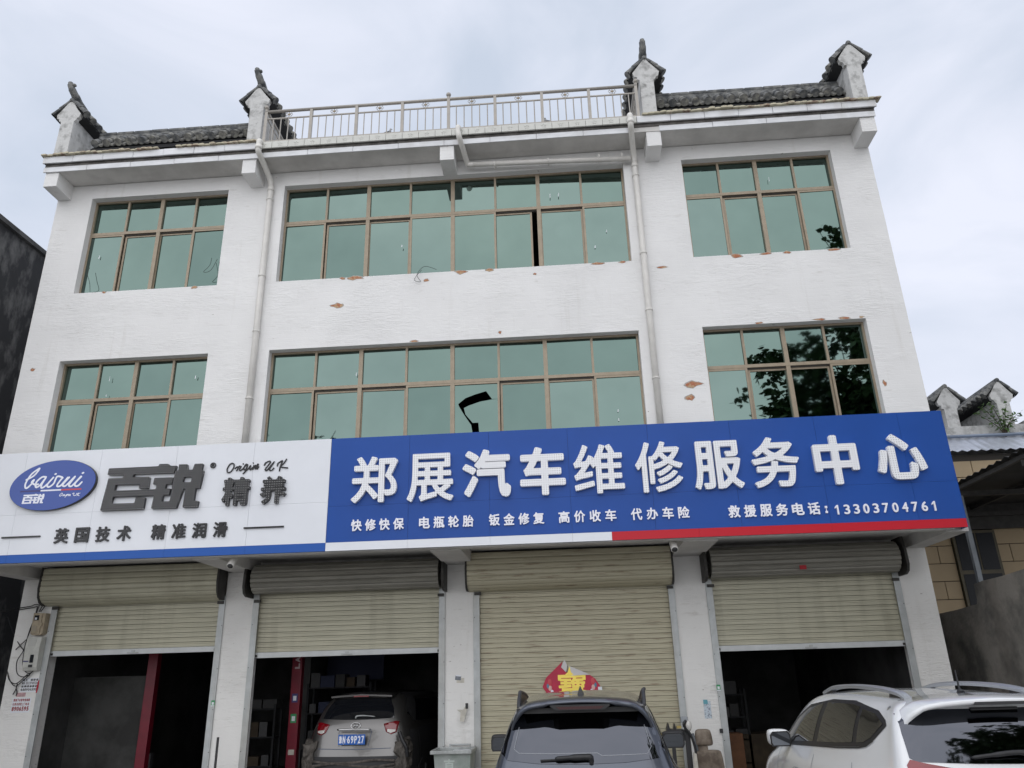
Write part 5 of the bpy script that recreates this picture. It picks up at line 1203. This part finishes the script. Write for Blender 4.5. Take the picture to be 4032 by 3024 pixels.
# spoiler with the high brake light
def make_spoiler(sh, root, m, half, yc, ys, yt, notch, drop, thick, cdrop, clampx):
    bm = bmesh.new(); secs = []; n = 28
    for k in range(n+1):
        x = -half+2*half*k/n; a = abs(x)/half; xc = min(abs(x), clampx); h, _n = sh.hit('top', xc, .64); zr = h.z-(abs(x)-xc)*.55-.06*max(0, (a-.93)/.07)**2
        st = 0 if abs(x) < notch else min(1, (abs(x)-notch)/.05); st = st*st*(3-2*st)
        yb = yc+(ys-yc)*st+(yt-ys)*max(0, (a-.55)/.45)**3
        e = max(0, (a-.7)/.3)**2
        zt = zr-drop-cdrop*e*.6
        zl = zt-thick-(.012 if st > .5 else 0)-cdrop*e*.8
        secs.append([bm.verts.new(p) for p in ((x, .66, zr+.004), (x, .42, (zr+.004)*.55+(zt+.012)*.45), (x, yb+.03, zt+.006), (x, yb, zt-.006), (x, yb+.012, zl), (x, .34, zl+.004), (x, .50, zl+.01))])
    for a, b in zip(secs[:-1], secs[1:]):
        for k in range(7): bm.faces.new((a[k], a[(k+1) % 7], b[(k+1) % 7], b[k]))
    bm.faces.new(secs[0]); bm.faces.new(secs[-1][::-1]); o = lpart('spoiler', bm, m, root, True)
    return o, secs
sp_, _s = make_spoiler(sa, CA, M_carb, .60, .13, .17, .32, .27, .035, .022, .07, .50)
bm = bmesh.new(); prism(bm, [(-.25, 1.592), (-.20, 1.560), (.20, 1.560), (.25, 1.592), (.24, 1.602), (-.24, 1.602)], .142, .30); lpart('brake_light_housing', bm, M_bpl, sp_)
bm = bmesh.new(); prism(bm, [(-.20, 1.588), (-.17, 1.566), (.17, 1.566), (.20, 1.588)], .138, .15); lpart('brake_light', bm, mat('unlit_brake_red', (.035, .002, .003), .3), sp_)
bm = bmesh.new(); prism(bm, [(-.54, 1.535), (.54, 1.535), (.54, 1.575), (-.54, 1.575)], .27, .42); lpart('spoiler_underside', bm, M_bpl, sp_)
bm = bmesh.new(); prism(bm, [(.80, 1.665), (.66, 1.66), (.70, 1.70), (.665, 1.735), (.68, 1.738), (.80, 1.69)], -.012, .012, 'x'); bm.free()
bm = bmesh.new()
v0 = [(-.03, .62, 1.652), (.03, .62, 1.652), (.035, .80, 1.66), (-.035, .80, 1.66)]; tp_ = [(-.004, .655, 1.738), (.004, .655, 1.738), (.004, .67, 1.738), (-.004, .67, 1.738)]
A_ = [bm.verts.new(p) for p in v0]; Bq = [bm.verts.new(p) for p in tp_]; bm.faces.new(Bq)
for i in range(4): bm.faces.new((A_[i], A_[(i+1) % 4], Bq[(i+1) % 4], Bq[i]))
lpart('shark_fin_aerial', bm, M_bpl, CA)
bm = bmesh.new(); prism(bm, [(.0, 1.20), (-.02, 1.245), (-.06, 1.25), (-.28, 1.225), (-.33, 1.212), (-.33, 1.198), (-.20, 1.188), (-.03, 1.185)], .055, .085); bm.free()
bm = bmesh.new(); tube(bm, smooth_path([(.07, .112, 1.16), (.065, .10, 1.205), (.03, .095, 1.212), (-.10, .09, 1.210), (-.22, .095, 1.203)], 4), [.022]*4+[.026]*4+[.024]*4+[.018]*4+[.010], 8)
wiper_ = lpart('rear_wiper', bm, M_bpl, CA, True); bm = bmesh.new(); tube(bm, [(-.16, .105, 1.196), (-.34, .115, 1.19)], .009, 6); lpart('wiper_blade', bm, M_bpl, wiper_)

# --- white SUV, right
CW = thing('parked_suv', 'white SUV with silver roof rails parked at the right before the fourth bay', 'car', (3.14, -5.38, 0), R(1.2), 'cars standing at the repair shop')
glw = (.86, .14, .845, .19, .79, .32, .72, .44, .60, .49)
sw = Shell(suv(1.625, .925, 4.57, glw, 1.02, 1.04), m=M_carw, root=CW)
sw.panel('rear_window', [(-.735, 1.205), (-.70, 1.182), (-.30, 1.165), (0, 1.16), (.30, 1.165), (.70, 1.182), (.735, 1.205), (.72, 1.36), (.69, 1.49), (.4, 1.515), (-.4, 1.515), (-.69, 1.49), (-.72, 1.36)], 'back', .004, M_cglassb, .045)
sw.panel('high_brake_light', [(-.17, 1.492), (.17, 1.492), (.17, 1.512), (-.17, 1.512)], 'back', .02, M_bplm, .03, th=.02)
for s in (-1, 1):
    ax = 'left' if s < 0 else 'right'
    W_ = [(.40, 1.47), (.35, 1.43), (.72, 1.185), (.98, 1.125), (1.5, 1.105), (3.10, 1.09), (3.30, 1.10), (2.86, 1.37), (2.5, 1.50), (1.9, 1.565), (1.35, 1.567), (.85, 1.53)]
    W_ = [(.55, 1.40), (.74, 1.29), (.86, 1.245), (1.0, 1.225), (1.5, 1.19), (3.12, 1.10), (3.30, 1.11), (2.86, 1.37), (2.5, 1.50), (1.9, 1.56), (1.35, 1.56), (.80, 1.50), (.60, 1.44)]
    sw.panel('window_surround', W_, ax, .003, M_bpl)
    for PW_ in ([(.63, 1.41), (.80, 1.305), (.93, 1.262), (1.08, 1.25), (1.10, 1.50), (.84, 1.475)], [(1.17, 1.245), (1.5, 1.22), (2.06, 1.19), (1.98, 1.53), (1.35, 1.53), (1.18, 1.515)], [(2.18, 1.185), (3.10, 1.13), (3.16, 1.14), (2.80, 1.355), (2.5, 1.465), (2.10, 1.52)]):
        sw.panel('side_window', PW_, ax, .0055, M_cglass)
    sw.line('window_trim', [(.74, 1.283), (.86, 1.238), (1.0, 1.216), (1.5, 1.181), (3.3, 1.095)], ax, .012, M_bpl, .008)
    sw.line('door_gap', [(2.10, 1.08), (2.06, .5), (1.9, .33)], ax, .007, M_seam); sw.line('door_gap', [(1.12, 1.10), (.98, .85), (1.0, .55)], ax, .007, M_seam); sw.line('door_gap', [(3.26, 1.07), (3.22, .6), (3.1, .33)], ax, .007, M_seam)
    for yy in (2.25, 1.25):
        bm = bmesh.new(); tube(bm, smooth_path([(s*.925, yy, .93), (s*.962, yy+.04, .935), (s*.962, yy+.18, .935), (s*.925, yy+.22, .93)], 3), .012, 8); lpart('door_handle', bm, M_chrome, CW, True)
    sw.panel('tail_lamp', [(s*.40, 1.125), (s*.66, 1.175), (s*.735, 1.195), (s*.765, 1.16), (s*.77, 1.05), (s*.76, .97), (s*.60, 1.02)], 'back', .006, M_lamp, .03)
    # broad flattened silver rail on black feet
    bm = bmesh.new(); pr = smooth_path([(s*.48, .66, 1.585), (s*.485, .80, 1.625), (s*.49, 1.2, 1.657), (s*.49, 1.8, 1.669), (s*.485, 2.3, 1.65), (s*.48, 2.62, 1.60)], 6)
    rg_ = []
    for p in pr: rg_.append([bm.verts.new(p+Vector(q)) for q in ((-.030, 0, -.016), (.030, 0, -.016), (.036, 0, .008), (.018, 0, .020), (-.018, 0, .020), (-.036, 0, .008))])
    for a, b in zip(rg_[:-1], rg_[1:]):
        for k in range(6): bm.faces.new((a[k], a[(k+1) % 6], b[(k+1) % 6], b[k]))
    bm.faces.new(rg_[0]); bm.faces.new(rg_[-1][::-1]); rl = lpart('roof_rail', bm, mat('silver_rail', (.42, .44, .47), .3, .5), CW)
    for a, b in ((.66, .98), (2.35, 2.64)):
        bm = bmesh.new(); prism(bm, [(a, 1.545), (b, 1.57), (b-.04 if a < 1 else b, 1.638 if a < 1 else 1.578), (a+.05 if a < 1 else a, 1.59 if a < 1 else 1.628)], s*.465, s*.505, 'x'); lpart('rail_foot', bm, M_bpl, rl)
    mirror_part(CW, s, s*.935, 2.95, 1.165, M_carw, .23, .175, .13)
arches(sw, CW, .925, (.92, 3.58))
sp2, _s = make_spoiler(sw, CW, M_carw, .70, .24, .25, .38, .9, .035, .03, .035, .56)
bm = bmesh.new(); prism(bm, [(-.19, 1.545), (.19, 1.545), (.18, 1.566), (-.18, 1.566)], .236, .28); lpart('brake_light', bm, M_bplm, sp2)
bm = bmesh.new(); tube(bm, [(.0, .80, 1.618), (.0, .81, 1.65), (.0, .815, 1.79)], [.035, .009, .005], 8); lpart('aerial', bm, M_bpl, CW)
bm = bmesh.new(); tube(bm, smooth_path([(.14, .14, 1.17), (.12, .12, 1.205), (0, .13, 1.235), (-.20, .14, 1.22), (-.33, .155, 1.205)], 4), [.02]*4+[.022]*4+[.018]*4+[.014]*4+[.008], 8); lpart('rear_wiper', bm, M_bpl, CW, True)
# tailgate emblem of crossed rings
EM = None
for a_, b_, dz in ((.062, .042, 0), (.022, .040, 0), (.045, .016, .016)):
    ring = []
    for t in range(25):
        x = a_*math.cos(t*math.pi/12); z = 1.085+dz+b_*math.sin(t*math.pi/12); h, nn = sw.hit('back', x, z)
        ring.append((h+nn*.006) if h is not None else Vector((x, 0, z)))
    bm = bmesh.new(); tube(bm, ring, .0055, 6, False); EM = lpart('emblem', bm, M_chrome, CW, True)
sw.panel('number_plate', [(-.22, .76), (.22, .76), (.22, .90), (-.22, .90)], 'back', .006, M_plateb)

# --- silver SUV standing in the second bay with its rear bumper removed
CH = thing('parked_suv', 'silver SUV with its rear bumper removed standing inside the second bay', 'car', (-3.46, 1.60, 0), R(-6), 'cars standing at the repair shop')
glh = (.72, .10, .70, .14, .62, .26, .55, .40, .47, .45)
shh = Shell(suv(1.70, .91, 4.4, glh, .86, 1.14), m=M_cars, root=CH)
shh.panel('rear_window', [(-.60, 1.30), (-.3, 1.285), (0, 1.28), (.3, 1.285), (.60, 1.30), (.56, 1.44), (.47, 1.585), (0, 1.60), (-.47, 1.585), (-.56, 1.44)], 'back', .004, M_cglass, .04)
for s in (-1, 1):
    shh.panel('tail_lamp', [(s*.45, 1.215), (s*.50, 1.10), (s*.58, 1.06), (s*.66, 1.09), (s*.68, 1.24), (s*.63, 1.252)], 'back', .006, M_lamp, .03, th=.01)
    shh.panel('lamp_lens', [(s*.52, 1.10), (s*.57, 1.08), (s*.64, 1.10), (s*.64, 1.125), (s*.52, 1.135)], 'back', .018, M_lampc, .02)
    ax = 'left' if s < 0 else 'right'
    shh.panel('side_window', [(.40, 1.36), (.6, 1.24), (2.6, 1.18), (3.2, 1.18), (2.7, 1.46), (2.3, 1.56), (1.0, 1.56)], ax, .004, M_cglass)
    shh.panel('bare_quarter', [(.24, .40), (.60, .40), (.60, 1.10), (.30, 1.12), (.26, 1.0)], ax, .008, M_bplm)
    bm = bmesh.new(); box(bm, s*.66, s*.86, .02, .28, .45, .98, .02); bmesh.ops.subdivide_edges(bm, edges=bm.edges[:], cuts=5, use_grid_fill=True)
    for v_ in bm.verts: v_.co += Vector((noise.noise(v_.co*9), noise.noise(v_.co*9+Vector((5, 5, 5))), noise.noise(v_.co*7)))*.07
    q_ = lpart('bare_corner', bm, mat('dusty_bare_metal', (.14, .125, .11), .7, .2, var=.5, vscale=12, bump=.5, bscale=20), CH)
    shh.line('crease', [(s*.02, 1.135), (s*.25, 1.14), (s*.27, 1.10), (s*.24, .90)], 'back', .010, M_seam)
shh.panel('shaded_flank', [(.62, .40), (3.9, .40), (3.9, .85), (3.2, 1.14), (.62, 1.14)], 'right', .008, M_bplm)  # black overlay stands in for the shade on this flank inside the bay
shh.panel('shaded_roof_side', [(.42, 1.40), (.55, 1.22), (.60, 1.20), (1.0, 1.60), (2.4, 1.60), (2.4, 1.66), (.7, 1.66)], 'right', .010, M_bplm)  # shade on the rear pillar and roof side, painted as a black patch
shh.line('tailgate_crease', [(-.60, .87), (0, .86), (.60, .87)], 'back', .010, M_seam)
shh.panel('bare_bumper_area', [(-.74, .36), (.74, .36), (.72, .76), (-.72, .76)], 'back', .006, M_bplm)
bm = bmesh.new()
rj = random.Random(9)
for k in range(7): tube(bm, smooth_path([(-.66, -.03, .70-.05*k+rj.uniform(-.02, .02)), (-.3, -.06+rj.uniform(-.02, .02), .69-.05*k+rj.uniform(-.03, .03)), (.05, -.05, .68-.05*k), (.35, -.06, .69-.05*k+rj.uniform(-.03, .03)), (.68, -.02, .70-.05*k)], 5), .018, 6)
_x = lpart('crumpled_support', bm, mat('crumpled_metal', (.17, .15, .135), .6, .4, var=.5, vscale=14), CH); _x['kind'] = 'stuff'
bm = bmesh.new(); tube(bm, smooth_path([(.74, .0, 1.10), (.80, -.02, .98), (.86, -.02, .88), (.88, 0, .75)], 5), .03, 8); lpart('wiring_duct', bm, M_bpl, CH)
bm = bmesh.new(); box(bm, -.222, .222, -.075, -.066, .915, 1.062, .004)
np_ = lpart('number_plate', bm, M_plateb, CH); np_.location = (-.015, .01, .015)
bm = bmesh.new(); x = -.205
for ch, w_ in (('豫', .045), ('N', .045), ('·', .012), ('6', .045), ('9', .045), ('P', .045), ('2', .045), ('7', .045)):
    if ch == '·': glyph(bm, ch, x+.002, x+.012, .985, .995, -.0785, -.0755, .002, 16); x += .018; continue
    glyph(bm, ch, x, x+w_, .935, 1.042, -.0785, -.0755, .0035, 30); x += w_+.013
lpart('plate_lettering', bm, M_ovalw, np_)
bm = bmesh.new()
for sx_ in (-.13, .10):
    for z_ in (.925, 1.055): ball(bm, (sx_, -.078, z_), .008, 8)
lpart('plate_bolt', bm, M_chrome, np_)
ring = []
for t in range(25):
    x = .078*math.cos(t*math.pi/12); z = 1.195+.044*math.sin(t*math.pi/12); h, nn = shh.hit('back', x, z); ring.append(h+nn*.008)
bm = bmesh.new(); tube(bm, ring, .008, 6, False); em = lpart('emblem', bm, M_chrome, CH, True)
bm = bmesh.new()
for pth in ([(-.035, 1.168), (-.015, 1.222)], [(.015, 1.168), (.035, 1.222)], [(-.025, 1.19), (0, 1.20), (.025, 1.20)]):
    q = []
    for a, b in pth:
        h, nn = shh.hit('back', a, b); q.append(h+nn*.010)
    tube(bm, q, .008, 6)
lpart('emblem_letter', bm, M_chrome, em, True)
bm = bmesh.new(); tube(bm, smooth_path([(-.27, -.03, 1.145), (0, -.055, 1.152), (.27, -.03, 1.145)], 5), .014, 6); lpart('chrome_strip', bm, M_chrome, CH, True)
bm = bmesh.new(); tube(bm, smooth_path([(-.02, .09, 1.305), (0, .085, 1.335), (.12, .10, 1.34), (.30, .10, 1.325)], 4), [.014]*5+[.012]*4+[.009]*3+[.005], 7); lpart('rear_wiper', bm, M_alu, CH, True)
bm = bmesh.new(); secs = []
for x in (-.52, -.45, 0, .45, .52):
    zt = 1.655-abs(x)*.05; secs.append([bm.verts.new(p) for p in ((x, .55, zt+.02), (x, .26, zt+.005), (x, .25, zt-.02), (x, .5, zt-.05))])
for a, b in zip(secs[:-1], secs[1:]):
    for k in range(4): bm.faces.new((a[k], a[(k+1) % 4], b[(k+1) % 4], b[k]))
bm.faces.new(secs[0]); bm.faces.new(secs[-1][::-1]); sp3 = lpart('spoiler', bm, M_cars, CH)
bm = bmesh.new(); box(bm, -.13, .13, .243, .249, 1.618, 1.636); lpart('brake_light', bm, M_lamp, sp3)
for y in (.80, 3.45):
    for s in (-1, 1): wheel(CH, s*.915, y, .35)

# ------------------------------------------------------------------ trees across the road (seen mirrored in the windows)
def tree(x, y, h, r_, zc, nleaf, label, seed, lsize=.23, trunk=.16):
    t = thing('broadleaf_tree', label, 'tree', (x, y, 0), 0, 'trees across the road')
    rg = random.Random(seed); bm = bmesh.new(); tube(bm, smooth_path([(x, y, 0), (x+.1, y, h*.25), (x-.05, y+.1, h*.5), (x, y, h*.75)], 5), [trunk]*6+[trunk*.8]*5+[trunk*.5]*5, 9)
    ends = []
    for k in range(46):
        z0 = h*rg.uniform(.32, .72); a = rg.uniform(0, 2*math.pi); rad = r_*rg.uniform(.45, 1.0); ze = zc+rg.uniform(-.75, .95)*r_*.8
        e = Vector((x+rad*math.cos(a), y+rad*math.sin(a), ze)); m_ = Vector((x, y, z0)).lerp(e, .5)+Vector((0, 0, .3))
        pts = smooth_path([(x, y, z0), m_, e], 5); tube(bm, pts, [.05, .045, .04, .035, .03, .03, .025, .02, .02, .015, .01], 6); ends.append(pts)
    obj('trunk', bm, M_bark, t)
    bm = bmesh.new()
    for i in range(nleaf):
        if i % 26 == 0:
            b = rg.choice(ends); ctr = b[rg.randint(3, len(b)-1)]+Vector((rg.gauss(0, .45), rg.gauss(0, .45), rg.gauss(0, .35)))
        q = ctr+Vector((rg.gauss(0, .17), rg.gauss(0, .17), rg.gauss(0, .13)))
        d = Vector((rg.uniform(-1, 1), rg.uniform(-1, 1), rg.uniform(-1.0, .2))).normalized(); nrm = Vector((rg.uniform(-.5, .5), rg.uniform(-.5, .5), 1)); s_ = d.cross(nrm).normalized(); L = lsize*rg.uniform(.7, 1.3)
        pl = [q, q+d*L*.15+s_*L*.42, q+d*L*.5+s_*L*.45, q+d*L*1.05, q+d*L*.5-s_*L*.45, q+d*L*.15-s_*L*.42]
        bm.faces.new([bm.verts.new(v_) for v_ in pl])
    obj('crown', bm, M_leafd, t); return t
tree(11.0, -14.2, 12.5, 4.9, 11.0, 21000, 'large broadleaf tree across the road, mirrored in the right windows', 3)
tree(14.2, -15.0, 19.5, 4.4, 15.6, 12000, 'tallest broadleaf tree across the road, mirrored in the top right window', 11)
tree(-9.6, -13.5, 9.4, 2.1, 8.4, 3500, 'smaller broadleaf tree across the road, mirrored low in the middle window', 4)
tree(7.0, -19, 7.0, 2.6, 5.5, 5000, 'bushy broadleaf tree farther down the road', 8)

# droppings on the panes and loose wires at the sills
bm = bmesh.new(); rd = random.Random(12)
for x, z in ((-8.15, 9.15), (-7.55, 6.75), (-7.56, 6.45), (-6.05, 6.7), (.05, 9.85), (.20, 9.86), (1.0, 9.05), (.78, 8.75), (.95, 5.75), (.95, 5.6), (-3.3, 6.6), (3.9, 9.9), (-2.6, 9.0)):
    h = rd.uniform(.02, .05); w = rd.uniform(.004, .008); prism(bm, [(x-w, z-h), (x+w, z-h), (x+w*1.3, z+h), (x, z+h)], .118, .1195)
dp = obj('dropping_streak', bm, M_white, B); dp['kind'] = 'stuff'
for pts in ([(-8.2, .125, 8.45), (-8.15, .0, 8.56), (-8.22, -.01, 8.75), (-8.24, .05, 8.9)], [(-6.0, .05, 8.95), (-5.98, -.03, 8.75), (-6.07, -.04, 8.62), (-5.95, -.03, 8.65), (-5.92, .1, 8.95)], [(-1.95, -.03, 8.40), (-2.15, -.09, 8.44), (-2.28, -.07, 8.30), (-2.22, -.04, 8.18), (-2.33, -.05, 8.22), (-2.2, -.08, 8.38)]):
    bm = bmesh.new(); tube(bm, smooth_path(pts, 5), .004, 5); obj('loose_wire', bm, M_cable, B)
